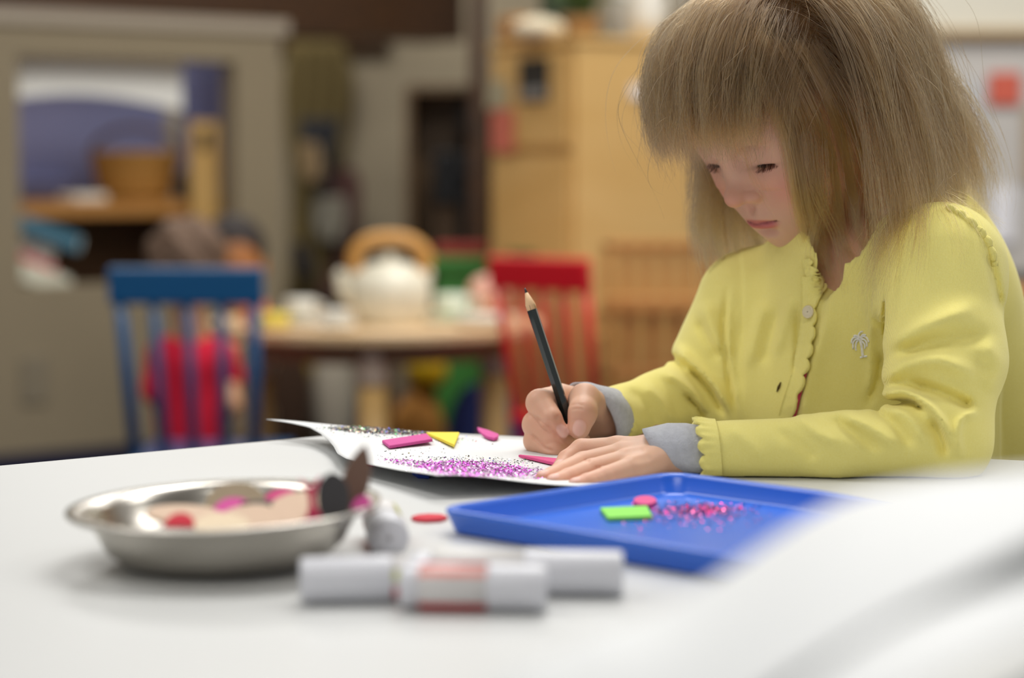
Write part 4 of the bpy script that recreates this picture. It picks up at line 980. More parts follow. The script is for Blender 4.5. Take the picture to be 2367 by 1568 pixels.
emboss(FR, [([(1238, 962), (1261, 981), (1277, 995), (1296, 1013)], 4.5, -0.0016), ([(1227, 1004), (1244, 1021), (1261, 1037), (1285, 1044)], 4.5, -0.0016), ([(1233, 1045), (1252, 1053), (1290, 1058)], 4.5, -0.0013), ([(1300, 928), (1288, 925), (1282, 932)], 4, -0.0006), ([(1282, 968), (1292, 962)], 4, -0.0010), ([(1266, 985), (1274, 979)], 4, -0.0007),
            ([(1318, 938), (1335, 935), (1352, 939)], 3, -0.0005), ([(1320, 947), (1336, 945), (1350, 948)], 3, -0.0005), ([(1322, 975), (1332, 972), (1345, 976)], 3, -0.0004)], 1.44, 1.515, 0.004)
FR.flat((xat(1290, 1.51), 1.51, ZT + 0.0024), (0, 0, -1), 0.09); vr, frr = FR.mesh(); 
# ---- left hand, flat on the paper
wl = P(1556, 1050, 1.392)
FL = Field([xat(1228, 1.36), 1.30, ZT - 0.004], [xat(1640, 1.39), 1.45, ZT + 0.05], 0.0008)
def L_(px, py, Y): return P(px, py, Y)
lix = [L_(1428, 1040, 1.408), L_(1345, 1042, 1.412), L_(1312, 1064, 1.405), L_(1294, 1086, 1.394)]
lmi = [L_(1440, 1054, 1.392), L_(1348, 1072, 1.384), L_(1295, 1094, 1.366), L_(1256, 1109, 1.350)]
lri = [L_(1450, 1068, 1.376), L_(1366, 1088, 1.364), L_(1315, 1106, 1.350), L_(1280, 1117, 1.340)]
lpi = [L_(1462, 1083, 1.362), L_(1396, 1104, 1.348), L_(1358, 1116, 1.338), L_(1330, 1124, 1.332)]
lth = [L_(1500, 1048, 1.405), L_(1455, 1050, 1.425), L_(1412, 1056, 1.432), L_(1380, 1064, 1.430)]
for f, r0 in ((lix, 0.0092), (lmi, 0.0094), (lri, 0.009), (lpi, 0.0082)): FL.cone(wl + (f[0] - wl) * 0.10, f[0], 0.0105, r0, 0.006)
chain(FL, lix, (0.0086, 0.0076, 0.0066, 0.0056), 0.002)
chain(FL, lmi, (0.0088, 0.0076, 0.0066, 0.0056), 0.0016)
chain(FL, lri, (0.0084, 0.0074, 0.0064, 0.0054), 0.0016)
chain(FL, lpi, (0.0076, 0.0066, 0.0058, 0.0050), 0.0016)
chain(FL, [wl + (lth[0] - wl) * 0.5] + lth, (0.0105, 0.0100, 0.0094, 0.0080, 0.0066), 0.006)
FL.cone(wl, P(1640, 1046, 1.392), 0.0128, 0.0135, 0.006)
upv = np.array([0, -0.25, 1.0])
nail(FL, lmi[2], lmi[3], upv, 0.0056); nail(FL, lri[2], lri[3], upv, 0.0054); nail(FL, lix[2], lix[3], upv, 0.0056); nail(FL, lpi[2], lpi[3], upv, 0.0050)
emboss(FL, [([(1354, 1062), (1352, 1070)], 3, -0.0005), ([(1361, 1061), (1359, 1071)], 3, -0.0005), ([(1378, 1078), (1376, 1086)], 3, -0.0005), ([(1386, 1077), (1384, 1086)], 3, -0.0005),
            ([(1442, 1047), (1465, 1044), (1492, 1040)], 8, -0.0007), ([(1462, 1065), (1485, 1061), (1508, 1058)], 8, -0.0007)], 1.30, 1.45, 0.004)
FL.flat((xat(1420, 1.37), 1.37, ZT + 0.0024), (0, 0, -1), 0.12); vl, fl_ = FL.mesh()
def drop(V, F, keep):
    m = keep(V); ix_ = -np.ones(len(V), int); ix_[m] = np.arange(m.sum()); f = ix_[F]; return V[m], f[(f >= 0).all(1)]

# ---- one body mesh: head + neck, hands, and the limbs under the clothes
SL, EL, WL_ = P(2170, 612, 1.462), P(2176, 1020, 1.400), P(1640, 1046, 1.392)
SR, ER, WR_ = P(1735, 700, 1.600), P(1640, 915, 1.605), P(1408, 958, 1.537)
HIP = np.array([0.31, 1.66, 0.40]); 
mbb = MB()
mbb.tube([SL, EL, WL_], [0.030, 0.024, 0.0135], 14); mbb.tube([SR, ER, wr], [0.030, 0.024, 0.0140], 14)
mbb.tube([TC + tU * 0.05, (TC + HIP) / 2, HIP], [0.055, 0.058, 0.07], 18)
KN = {}; 
fdir = unit([-0.55, -0.84, 0]); sdir = np.array([-fdir[1], fdir[0], 0])
for s in (-1, 1):
    hp = HIP + sdir * 0.05 * s; kn = hp + fdir * 0.22 + np.array([0, 0, -0.01]) + sdir * 0.02 * s; an = kn + fdir * 0.03 + np.array([0, 0, -0.31]); to = an + fdir * 0.10 + np.array([0, 0, -0.045]); KN[s] = (hp, kn, an, to)
    mbb.tube([hp, kn, an, an + np.array([0, 0, -0.02]), to], [0.055, 0.036, 0.024, 0.024, 0.018], 14)
vb = np.array(mbb.v); fb_all = mbb.f
quads = [f for f in fb_all if len(f) == 4]
parts_v = [vh, vr, vl, vb]; offs = np.cumsum([0] + [len(v) for v in parts_v])
allF = [fh + offs[0], frr + offs[1], fl_ + offs[2], np.array(quads) + offs[3]]
BV = np.vstack(parts_v); BF = np.vstack(allF)

girl_base = np.array([HIP[0], HIP[1], 0.0])
girl = thing('person', tuple(girl_base), 'young girl in a yellow cardigan bending over paper with a pencil', 'person')
m_skin = bpy.data.materials.new('skin'); m_skin.use_nodes = True
nt = m_skin.node_tree; b = nt.nodes['Principled BSDF']
at = nt.nodes.new('ShaderNodeAttribute'); at.attribute_name = 'tint'; nt.links.new(at.outputs['Color'], b.inputs['Base Color'])
b.inputs['Roughness'].default_value = 0.48; b.inputs['Specular IOR Level'].default_value = 0.4
b.inputs['Subsurface Weight'].default_value = 0.35; b.inputs['Subsurface Radius'].default_value = (1.0, 0.38, 0.22); b.inputs['Subsurface Scale'].default_value = 0.004
nz = nt.nodes.new('ShaderNodeTexNoise'); nz.inputs['Scale'].default_value = 900; tcn = nt.nodes.new('ShaderNodeTexCoord'); bpn = nt.nodes.new('ShaderNodeBump'); bpn.inputs['Strength'].default_value = 0.10; bpn.inputs['Distance'].default_value = 0.0006
nt.links.new(tcn.outputs['Object'], nz.inputs['Vector']); nt.links.new(nz.outputs['Fac'], bpn.inputs['Height']); nt.links.new(bpn.outputs[0], b.inputs['Normal'])
body = link_mesh('body', BV, BF, m_skin, girl, smooth=True)
col = np.tile(np.array(C(218, 174, 147)[:3]), (len(BV), 1))
def mixc(w_, c): 
    global col
    w_ = np.clip(w_, 0, 1)[:, None]; col = col * (1 - w_) + np.array(c[:3]) * w_
ql = (BV - HC) @ HM.T
def gk(c, r, q=None): 
    q = ql if q is None else q; return np.exp(-(((q - np.array(c)) / np.array(r)) ** 2).sum(1))
for s in (-1, 1):
    mixc(0.45 * gk((s * 0.033, 0.055, -0.036), (0.020, 0.028, 0.016)), C(220, 130, 114))
    mixc(0.35 * gk((s * 0.0228, 0.058, 0.000), (0.013, 0.012, 0.006)), C(196, 150, 150))
    mixc(0.30 * gk((s * 0.022, 0.058, -0.019), (0.012, 0.012, 0.005)), C(176, 110, 100))
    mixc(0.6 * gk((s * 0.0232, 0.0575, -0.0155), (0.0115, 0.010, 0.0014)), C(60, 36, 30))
mixc(0.36 * gk((0, 0.078, -0.033), (0.012, 0.014, 0.009)), C(222, 126, 104))
lipw = 1 / (1 + np.exp(-((1 - ((ql[:, 0] / 0.0158) ** 2 + ((ql[:, 2] + 0.0608) / 0.0058) ** 2)) * 7))) * (ql[:, 1] > 0.05) * (np.abs(ql[:, 0]) < 0.03)
mixc(0.8 * lipw, C(190, 82, 92))
mixc(0.7 * np.exp(-((ql[:, 2] + 0.0590) / 0.0008) ** 2) * (ql[:, 1] > 0.052) * (np.abs(ql[:, 0]) < 0.0165), C(110, 34, 44))
scalp = 1 / (1 + np.exp(-((ql[:, 2] + 0.55 * (-ql[:, 1]) - 0.005) / 0.006))) * (np.linalg.norm(ql, axis=1) < 0.13)
mixc(scalp, C(112, 84, 54))
# hands: pinker knuckles and tips, pale nails
for f in (ix, mi, ri, pi, th, lix, lmi, lri, lpi):
    mixc(0.30 * gk(f[3], (0.008, 0.008, 0.008), BV), C(226, 138, 120)); mixc(0.26 * gk(f[2], (0.009, 0.009, 0.009), BV), C(222, 140, 118)); mixc(0.22 * gk(f[1], (0.010, 0.010, 0.010), BV), C(222, 146, 122))
for c, M, r in NAILS:
    q = np.abs((BV - c) @ M.T / np.array(r)); dd = (q ** 2).sum(1)
    mixc(0.5 / (1 + np.exp((dd - 0.9) * 9)), C(238, 200, 194)); mixc(0.12 * np.exp(-((dd - 1.15) / 0.2) ** 2), C(190, 116, 100))
ca_ = body.data.attributes.new('tint', 'FLOAT_COLOR', 'POINT'); ca_.data.foreach_set('color', np.hstack([col, np.ones((len(col), 1))]).astype(np.float32).ravel())

# ------------------------------------------------------------------ yellow cardigan
m_knit = bpy.data.materials.new('knit_yellow'); m_knit.use_nodes = True
nt = m_knit.node_tree; b = nt.nodes['Principled BSDF']
b.inputs['Base Color'].default_value = C(247, 234, 136); b.inputs['Roughness'].default_value = 0.95; b.inputs['Specular IOR Level'].default_value = 0.15
b.inputs['Sheen Weight'].default_value = 0.25; b.inputs['Sheen Roughness'].default_value = 0.5
tcn = nt.nodes.new('ShaderNodeTexCoord'); n1 = nt.nodes.new('ShaderNodeTexNoise'); n1.inputs['Scale'].default_value = 900; n1.inputs['Detail'].default_value = 3
n2 = nt.nodes.new('ShaderNodeTexWave'); n2.inputs['Scale'].default_value = 420; n2.inputs['Distortion'].default_value = 2.0; n2.inputs['Detail'].default_value = 2
ad = nt.nodes.new('ShaderNodeMath'); ad.operation = 'ADD'
bpn = nt.nodes.new('ShaderNodeBump'); bpn.inputs['Strength'].default_value = 0.35; bpn.inputs['Distance'].default_value = 0.0006
for n_ in (n1, n2): nt.links.new(tcn.outputs['Object'], n_.inputs['Vector'])
nt.links.new(n1.outputs['Fac'], ad.inputs[0]); nt.links.new(n2.outputs['Fac'], ad.inputs[1]); nt.links.new(ad.outputs[0], bpn.inputs['Height']); nt.links.new(bpn.outputs[0], b.inputs['Normal'])
n3 = nt.nodes.new('ShaderNodeTexNoise'); n3.inputs['Scale'].default_value = 1400; mx = nt.nodes.new('ShaderNodeMix'); mx.data_type = 'RGBA'
mx.inputs[6].default_value = C(243, 228, 122); mx.inputs[7].default_value = C(250, 241, 154); nt.links.new(tcn.outputs['Object'], n3.inputs['Vector']); nt.links.new(n3.outputs['Fac'], mx.inputs[0]); nt.links.new(mx.outputs[2], b.inputs['Base Color'])

FC = Field([xat(1385, 1.56), 1.33, 0.42], [0.46, 1.76, SL[2] + 0.075], 0.0022)
FC.ell(TC, (0.088, 0.064, 0.15), TM, 0.0)
FC.ell(P(2130, 740, 1.605), (0.082, 0.062, 0.115), TM, 0.03)
FC.cone(SR + np.array([0.01, 0, -0.01]), NB + np.array([-0.005, 0.0, -0.045]), 0.038, 0.040, 0.03)
FC.cone(SL + np.array([0.006, 0.012, -0.004]), NB + np.array([0.022, 0.024, -0.022]), 0.038, 0.032, 0.025)
FC.cone(SL + np.array([0, 0.0, -0.02]), NB + np.array([0.0, 0.0, -0.05]), 0.036, 0.036, 0.025)
FC.ell(P(2110, 1230, 1.62), (0.100, 0.085, 0.13), TM, 0.04)
FC.cone(P(2290, 900, 1.60), P(2420, 1150, 1.60), 0.05, 0.06, 0.03)
# near (left) arm
FC.cone(SL, P(2186, 820, 1.430), 0.0415, 0.0375, 0.016); FC.cone(P(2186, 820, 1.430), EL + np.array([0, 0, 0.002]), 0.0375, 0.0315, 0.012)
FC.cone(EL, P(1920, 1040, 1.392), 0.0300, 0.0218, 0.012); FC.cone(P(1920, 1040, 1.392), P(1636, 1042, 1.392), 0.0218, 0.0190, 0.012)
# far (right) arm
FC.cone(SR, ER, 0.0400, 0.0330, 0.016); FC.cone(ER, P(1530, 935, 1.570), 0.0310, 0.0225, 0.012); FC.cone(P(1530, 935, 1.570), P(1412, 958, 1.537), 0.0225, 0.0195, 0.012)
FC.cone(P(1700, 850, 1.60), P(1880, 900, 1.57), 0.036, 0.05, 0.03); FC.cone(P(1740, 960, 1.59), P(1900, 1000, 1.58), 0.035, 0.05, 0.03)
aL = unit(P(1636, 1042, 1.392) - P(1780, 1042, 1.392)); FC.flat(P(1622, 1042, 1.392), aL + np.array([0, 0, -0.10]), 0.034)
aR = unit(P(1412, 958, 1.537) - P(1530, 935, 1.570)); FC.flat(P(1404, 960, 1.536), aR + np.array([0, 0, -0.35]), 0.030)
def c4(*pts): return [(1400 + a / 2.448, 560 + b_ / 2.448) for a, b_ in pts]
near_st = [(c4((1500, 870), (1680, 846), (1800, 900), (1900, 1000), (1960, 1150)), 11, 0.0045), (c4((1600, 915), (1720, 905), (1800, 950)), 7, -0.0045),
    (c4((1540, 810), (1700, 690), (1900, 670), (2090, 760)), 20, 0.0042), (c4((1700, 800), (1850, 835), (2000, 900), (2080, 940)), 15, -0.0050),
    (c4((2110, 960), (2020, 990), (1990, 1080), (2010, 1230)), 9, 0.0032), (c4((1830, 1000), (1890, 1100), (1910, 1220)), 12, -0.0045),
    (c4((1590, 580), (1800, 480), (2080, 370)), 20, 0.0032), (c4((1640, 650), (1900, 565), (2170, 520)), 20, -0.0032),
    (c4((2160, 60), (2200, 200), (2240, 400)), 9, -0.0022), (c4((2120, 560), (2220, 700), (2150, 850)), 22, 0.0022),
    (c4((1080, 985), (1180, 1070), (1330, 1150)), 14, 0.0024), (c4((960, 1060), (1100, 1150), (1200, 1240)), 14, -0.0016), (c4((1260, 990), (1400, 1080), (1560, 1180)), 13, -0.0022),
    (c4((1330, 970), (1500, 1050), (1660, 1160)), 13, 0.0024), (c4((1500, 940), (1640, 1040), (1740, 1160)), 12, -0.0024), (c4((1600, 940), (1720, 1000), (1820, 1140)), 11, 0.0022),
    (c4((700, 1040), (800, 1130), (900, 1240)), 15, 0.0014)]
emboss(FC, [(a_, b_, 1.95 * c_) for a_, b_, c_ in near_st], 1.33, 1.455, 0.02)
mid_st = [(c4((1660, 60), (1610, 250), (1580, 420), (1590, 560)), 6, -0.0038), (c4((1560, 620), (1545, 760), (1480, 920)), 8, -0.005),
    (c4((1505, 300), (1500, 600), (1495, 900)), 9, 0.0022), (c4((1250, 330), (1180, 600), (1110, 850), (1090, 990)), 30, 0.0030),
    (c4((905, 330), (850, 500), (800, 720)), 16, 0.0028), (c4((1060, 300), (1010, 450), (960, 640)), 15, 0.0026), (c4((985, 360), (930, 560), (890, 700)), 13, -0.0022), (c4((1095, 380), (1090, 620), (1080, 760)), 9, -0.0040),
    (c4((790, 420), (740, 650), (740, 850)), 18, -0.0018), (c4((690, 250), (668, 520), (700, 800), (745, 995)), 6, -0.0035), (c4((715, 250), (695, 520), (730, 800), (770, 995)), 7, 0.0016)]
emboss(FC, [(a_, b_, 1.25 * c_) for a_, b_, c_ in mid_st], 1.44, 1.60, 0.02)
far_st = [(c4((400, 590), (480, 680), (620, 820), (700, 980)), 13, 0.0045), (c4((460, 700), (590, 840), (680, 985)), 8, -0.0050), (c4((300, 730), (420, 790), (520, 900), (560, 990)), 12, 0.0040),
    (c4((440, 850), (520, 930), (560, 1000)), 7, -0.0050), (c4((360, 640), (460, 720)), 9, -0.003), (c4((60, 850), (140, 930), (200, 1060)), 11, 0.0018), (c4((130, 830), (230, 920), (300, 1040)), 10, -0.0016), (c4((210, 800), (310, 900), (390, 1020)), 11, 0.0020),
    (c4((560, 330), (600, 480), (660, 640)), 18, 0.0030), (c4((520, 440), (580, 560), (640, 680)), 12, -0.0026)]
emboss(FC, [(a_, b_, 1.75 * c_) for a_, b_, c_ in far_st], 1.50, 1.70, 0.02)
# neck opening and front overlap
APEX = FC.hit(1908, 692, 1.40, 1.62)
if APEX is None: APEX = P(1908, 692, 1.50)
FC.cone(APEX + tF * 0.006, P(1988, 560, 1.528), 0.0020, 0.039, 0.003, cut=True)
FC.cone(P(1988, 560, 1.528), P(1975, 430, 1.545), 0.039, 0.060, 0.003, cut=True); FC.cone(P(1995, 575, 1.56), P(1990, 440, 1.58), 0.038, 0.055, 0.003, cut=True)
i_, p_ = FC.near(0.012); k_ = (p_[:, 1] > 1.44) & (p_[:, 1] < 1.58); i_, p_ = i_[k_], p_[k_]; px_, py_ = project(p_)
edge_x = np.interp(py_, [690, 760, 830, 900, 960], [1912, 1898, 1876, 1858, 1848])
st_ = 1 / (1 + np.exp(-(px_ - edge_x) / 3.0)) * np.clip(1 - (px_ - edge_x) / 150, 0, 1) * (py_ > 640) * (py_ < 1100) * np.clip((py_ - 660) / 40, 0, 1)
FC.a[i_[:, 0], i_[:, 1], i_[:, 2]] -= (0.0042 * st_).astype(np.float32)
for px0 in (1650, 1760, 1880, 2000, 2100, 2190): FC.flat((xat(px0, 1.395), 1.395, ZT + 0.0006), (0, 0, -1), 0.042)
vc, fc = FC.mesh()
card = link_mesh('cardigan', vc, fc, m_knit, girl, smooth=True)
# ------------------------------------------------------------------ cuffs, placket, button, palm tree
m_grey = mat('jersey_grey', C(186, 188, 194), 0.9, noise=0.18, nscale=260, bump=0.3, bscale=900, sheen=0.1)
def sleeve_tube(centers, radii, tilt, name, m, thick=0.0016, n=48, wob=0.0, flat=0.0, seed=0):
    """open cloth tube: list of ring centres and radii, ring planes tilted; inner and outer walls"""
    c = np.array(centers); N = len(c); rr_ = np.random.default_rng(seed).uniform(0, 6.28, 4)
    def wall(off):
        V = []
        for i in range(N):
            t = unit(c[min(i + 1, N - 1)] - c[max(i - 1, 0)]); nrm = unit(t + np.array(tilt[i])); up = np.array([0, 0, 1.0]); a = unit(np.cross(nrm, up)); b_ = np.cross(a, nrm)
            for k in range(n):
                q = 2 * math.pi * k / n; r = radii[i] + off + wob * (math.sin(3 * q + rr_[0] + i * .9) + .6 * math.sin(5 * q + rr_[1] + i * 1.3))
                p = c[i] + r * (math.cos(q) * a + math.sin(q) * b_); p[2] = max(p[2], ZT + 0.0022 + (0.001 if off < 0 else 0)); V.append(p)
        return V
    V = wall(0) + wall(-thick); F = []
    for s in (0, 1):
        for i in range(N - 1):
            for k in range(n):
                a = s * N * n + i * n + k; b_ = s * N * n + i * n + (k + 1) % n; q = (a, b_, b_ + n, a + n); F.append(q[::-1] if s else q)
    for k in range(n): F.append((k, N * n + k, N * n + (k + 1) % n, (k + 1) % n))
    o = link_mesh(name, V, F, m, girl, smooth=True); return o
# near cuff: slanted, from the yellow sleeve to the back of the hand
lc = [P(1518, 1043, 1.392), P(1540, 1042, 1.392), P(1570, 1040, 1.393), P(1605, 1041, 1.393), P(1650, 1042, 1.393)]
o = sleeve_tube(lc, [0.0176, 0.0182, 0.0184, 0.0178, 0.0160], [(-0.10, -0.1, 0.55), (-0.10, 0, 0.5), (0, 0, 0.42), (0, 0, 0.35), (0, 0, 0.3)], 'undershirt_cuff', m_grey, thick=0.0012, wob=0.0005, seed=3); o['label'] = 'grey undershirt cuff on the left wrist'
rc = [P(1368, 957, 1.527), P(1380, 958, 1.528), P(1394, 959, 1.532), P(1440, 955, 1.546)]
o = sleeve_tube(rc, [0.0262, 0.0262, 0.0240, 0.0170], [(-0.15, 0.30, 0.62), (-0.1, 0.25, 0.60), (-0.1, 0.15, 0.45), (0, 0, 0)], 'undershirt_cuff', m_grey, thick=0.002, wob=0.0004, seed=5); o['label'] = 'grey undershirt cuff on the right wrist'
# scalloped crochet trims at the sleeve ends
def scallop_ring(center, axis, r, name, n_sc=11, depth=0.0055, width=0.010, tilt=(0, 0, 0)):
    t = unit(axis); nrm = unit(t + np.array(tilt)); a = unit(np.cross(nrm, [0, 0, 1.0])); b_ = np.cross(a, nrm); n = n_sc * 10; V = []; F = []
    prof = [0.0, 0.35, 0.7, 1.0]
    for lay in (0.0016, -0.0004):
        for j, v in enumerate(prof):
            for k in range(n):
                q = 2 * math.pi * k / n; sc = abs(math.sin(n_sc * q / 2)) ** 0.7
                ext = -width * (1 - v) + depth * sc * v; rad = r + lay + 0.0009 * v + (0.0006 * math.sin(n_sc * q * 2) * (v > .5))
                p = center + rad * (math.cos(q) * a + math.sin(q) * b_) - t * ext; p[2] = max(p[2], ZT + 0.0008 + (0.0008 if lay > 0 else 0.0)); V.append(p)
    m_ = len(prof)
    for s in (0, 1):
        for j in range(m_ - 1):
            for k in range(n):
                x = s * m_ * n + j * n + k; y = s * m_ * n + j * n + (k + 1) % n; q = (x, y, y + n, x + n); F.append(q[::-1] if s else q)
    e = (m_ - 1) * n
    for k in range(n): F.append((e + k, e + (k + 1) % n, m_ * n + e + (k + 1) % n, m_ * n + e + k))
    return link_mesh(name, V, F, m_knit, card, smooth=True)
scallop_ring(P(1624, 1042, 1.392), P(1780, 1042, 1.392) - P(1634, 1042, 1.392), 0.0192, 'cuff_trim', 12, 0.0045, 0.010, (0, 0, 0.10))
scallop_ring(P(1408, 959, 1.537), P(1530, 935, 1.570) - P(1414, 958, 1.537), 0.0200, 'cuff_trim', 11, 0.0025, 0.006, (0, 0, 0.35))

def surf(px, py, off=0.0, y0=1.34, y1=1.66):
    q = FC.hit(px, py, y0, y1)
    if q is None: q = P(px, py, 1.5)
    g = FC.grad(q); return q + g * off, g
def strip(line, half_l, half_r, off, name, m, th=0.0014, scal=0, sdepth=8, parent=None, n=70, side=1):
    """band lying on the cardigan along a pixel polyline; optional scalloped right edge"""
    pts = smooth_pts(line, n); V = []; F = []; cols = 6
    for lay in (off, off - th):
        for i, (x, y) in enumerate(pts):
            t = pts[min(i + 1, n - 1)] - pts[max(i - 1, 0)]; nx, ny = unit([t[1], -t[0]]) * side
            sc = abs(math.sin(math.pi * scal * i / (n - 1))) ** 0.6 * sdepth if scal else 0
            for c_ in range(cols):
                u = c_ / (cols - 1); w_ = -half_l + (half_l + half_r + sc) * u
                p, g = surf(x - nx * w_, y - ny * w_, lay, 1.44, 1.66); V.append(p)
    k0 = n * cols
    for s in (0, 1):
        for i in range(n - 1):
            for c_ in range(cols - 1):
                a = s * k0 + i * cols + c_; q = (a, a + 1, a + cols + 1, a + cols); F.append(q if s else q[::-1])
    for c_ in (0, cols - 1):
        for i in range(n - 1): a = i * cols + c_; F.append((a, a + cols, k0 + a + cols, k0 + a))
    return link_mesh(name, V, F, m, parent or card, smooth=True)
# undershirt showing in the gap, then the scalloped band that overlaps it
m_pinks = mat('undershirt_pink', C(190, 52, 84), 0.8, noise=0.15, nscale=200)
o = strip([(1862, 860), (1850, 905), (1836, 962)], 8, 16, 0.0026, 'undershirt', m_pinks, 0.001, parent=girl, n=24); o['label'] = 'pink undershirt in the gap of the cardigan'
strip([(1872, 640), (1874, 700), (1872, 760), (1862, 820), (1846, 880), (1818, 962)], 12, 13, 0.0040, 'button_band', m_knit, 0.0016, scal=8, sdepth=9, side=-1)
strip([(1868, 600), (1878, 640), (1900, 680)], 8, 4, 0.0034, 'neck_trim', m_knit, 0.0016, scal=5, sdepth=9, n=40, side=-1)
# button
bp_, bg = surf(1880, 722, 0.0042, 1.44, 1.62); bg = unit(bg + np.array([-0.1, -0.3, 0.1])); ba_ = unit(np.cross(bg, [0, 0, 1])); bb_ = np.cross(bg, ba_)
mbn = MB().lathe([(0.0004, 0.0020), (0.0011, 0.0020), (0.0030, 0.0017), (0.0036, 0.0022), (0.0045, 0.0020), (0.0047, 0.0010), (0.0044, 0.0), (0.0004, 0.0)], bp_, 28, np.array([ba_, bb_, bg]).T)
mbn.build('button', mat('pearl_button', C(226, 214, 178), 0.25, coat=0.4), card, smooth=True)
# buttonhole
q1, g1 = surf(1806, 884, 0.0006, 1.44, 1.62); q2, g2 = surf(1797, 906, 0.0006, 1.44, 1.62)
MB().tube([q1, (q1 + q2) / 2, q2], [0.0004, 0.0011, 0.0004], 8).build('buttonhole', mat('thread_dark', C(88, 66, 10), 0.9), card, smooth=True)
# embroidered palm tree
m_thr = mat('thread_white', C(250, 247, 238), 0.7, noise=0.1, nscale=900, bump=0.4, bscale=1500)
mb = MB()
def thread(pts, w_):
    pp_ = [surf(x, y, 0.0007, 1.40, 1.62)[0] for x, y in smooth_pts(pts, 12)]; mb.tube(pp_, w_, 8)
thread([(1989, 783), (1993, 800), (1996, 823)], 0.0010); thread([(1990, 826), (1997, 824), (2005, 823)], 0.0007)
for pts in ([(1987, 783), (1978, 779), (1971, 784), (1969, 793)], [(1987, 784), (1978, 785), (1973, 793), (1973, 806)], [(1987, 785), (1981, 791), (1979, 802), (1980, 810)], [(1988, 782), (1986, 773), (1991, 767), (1995, 766)],
            [(1987, 781), (1980, 775), (1975, 776)], [(1990, 783), (1998, 777), (2006, 781), (2010, 790)], [(1990, 784), (1999, 784), (2005, 791), (2006, 801)], [(1990, 785), (1996, 790), (2001, 797), (2001, 806)], [(1989, 782), (1995, 774), (2003, 774)]): thread(pts, 0.00065)
mb.build('palm_tree_embroidery', m_thr, card, smooth=True)
# ruffled back yoke seam over the shoulder
def seam(line, r, name, wav=0.0, nw=0, y0=1.38, y1=1.7):
    pts = smooth_pts(line, 60); out = []
    for i, (x, y) in enumerate(pts):
        q = FC.hit(x, y, y0, y1)
        if q is None: continue
        g = FC.grad(q); out.append(q + g * (0.0006 + wav * math.sin(nw * i / 59 * 6.283)))
    if len(out) > 3: MB().tube(out, [r * (1 + 0.12 * math.sin(nw * i / 59 * 6.283)) for i in range(len(out))], 10).build(name, m_knit, card, smooth=True)
seam([(2192, 482), (2225, 500), (2262, 532), (2285, 565), (2300, 612)], 0.0024, 'yoke_ruffle', 0.0005, 6)

# ------------------------------------------------------------------ trousers, shoes
m_jean = mat('trouser_navy', C(52, 58, 92), 0.9, noise=0.12, nscale=120)
for s in (-1, 1):
    hp, kn, an, to = KN[s]
    MB().tube([hp + np.array([0, 0, 0.01]), (hp + kn) / 2, kn, (kn + an) / 2, an + np.array([0, 0, 0.03])], [0.064, 0.055, 0.045, 0.038, 0.034], 18).build('trouser_leg', m_jean, girl, smooth=True)
    MB().tube([an + np.array([0, 0, 0.03]), an + np.array([0, 0, -0.015]), (an + to) / 2 + np.array([0, 0, -0.012]), to + np.array([0, 0, -0.002]), to + fdir * 0.03], [0.028, 0.030, 0.030, 0.026, 0.012], 16).build('shoe', mat('shoe_red', C(150, 40, 50), 0.5), girl, smooth=True)

# ------------------------------------------------------------------ pencil
m_pc = mat('pencil_black', C(22, 34, 34), 0.22, coat=0.5)
tipB = T(1338, 1046, 0.0022); tipT = P(1213, 666, 1.500)
pd = unit(tipT - tipB); PL = float(np.linalg.norm(tipT - tipB))
pen = thing('pencil', tuple(tipB), 'dark green black pencil sharpened at both ends in the girl\'s right hand', 'pencil')
pa_ = unit(np.cross(pd, [0, -1.0, 0.1])); pb_ = np.cross(pd, pa_)
def hexr(z, r, n=6, ph=0.3): return [tipB + pd * z + r * (math.cos(ph + 2 * math.pi * k / n) * pa_ + math.sin(ph + 2 * math.pi * k / n) * pb_) for k in range(n)]
def loft(levels, name, m, n=6, smooth=False):
    V = []; F = []
    for z, r in levels: V += hexr(z, r, n)
    for i in range(len(levels) - 1):
        for k in range(n): F.append((i * n + k, i * n + (k + 1) % n, (i + 1) * n + (k + 1) % n, (i + 1) * n + k))
    F.append(tuple(range(n))[::-1]); F.append(tuple((len(levels) - 1) * n + k for k in range(n)))
    return link_mesh(name, V, F, m, pen, smooth=smooth)
rp = 0.0037
loft([(0.0135, rp), (PL - 0.0125, rp)], 'barrel', m_pc)
m_pw = mat('pencil_wood', C(222, 184, 140), 0.6, noise=0.1, nscale=200)
loft([(0.004, 0.0011), (0.0135, rp * 0.985), (0.016, rp * 0.985)], 'wood_cone', m_pw, 24, True); loft([(PL - 0.016, rp * 0.985), (PL - 0.0125, rp * 0.985), (PL - 0.0035, 0.0011)], 'wood_cone', m_pw, 24, True)
m_ld = mat('graphite', C(44, 48, 56), 0.4)
loft([(0.0002, 0.0003), (0.0042, 0.00112)], 'lead', m_ld, 16, True); loft([(PL - 0.0037, 0.00112), (PL, 0.0004)], 'lead', m_ld, 16, True)

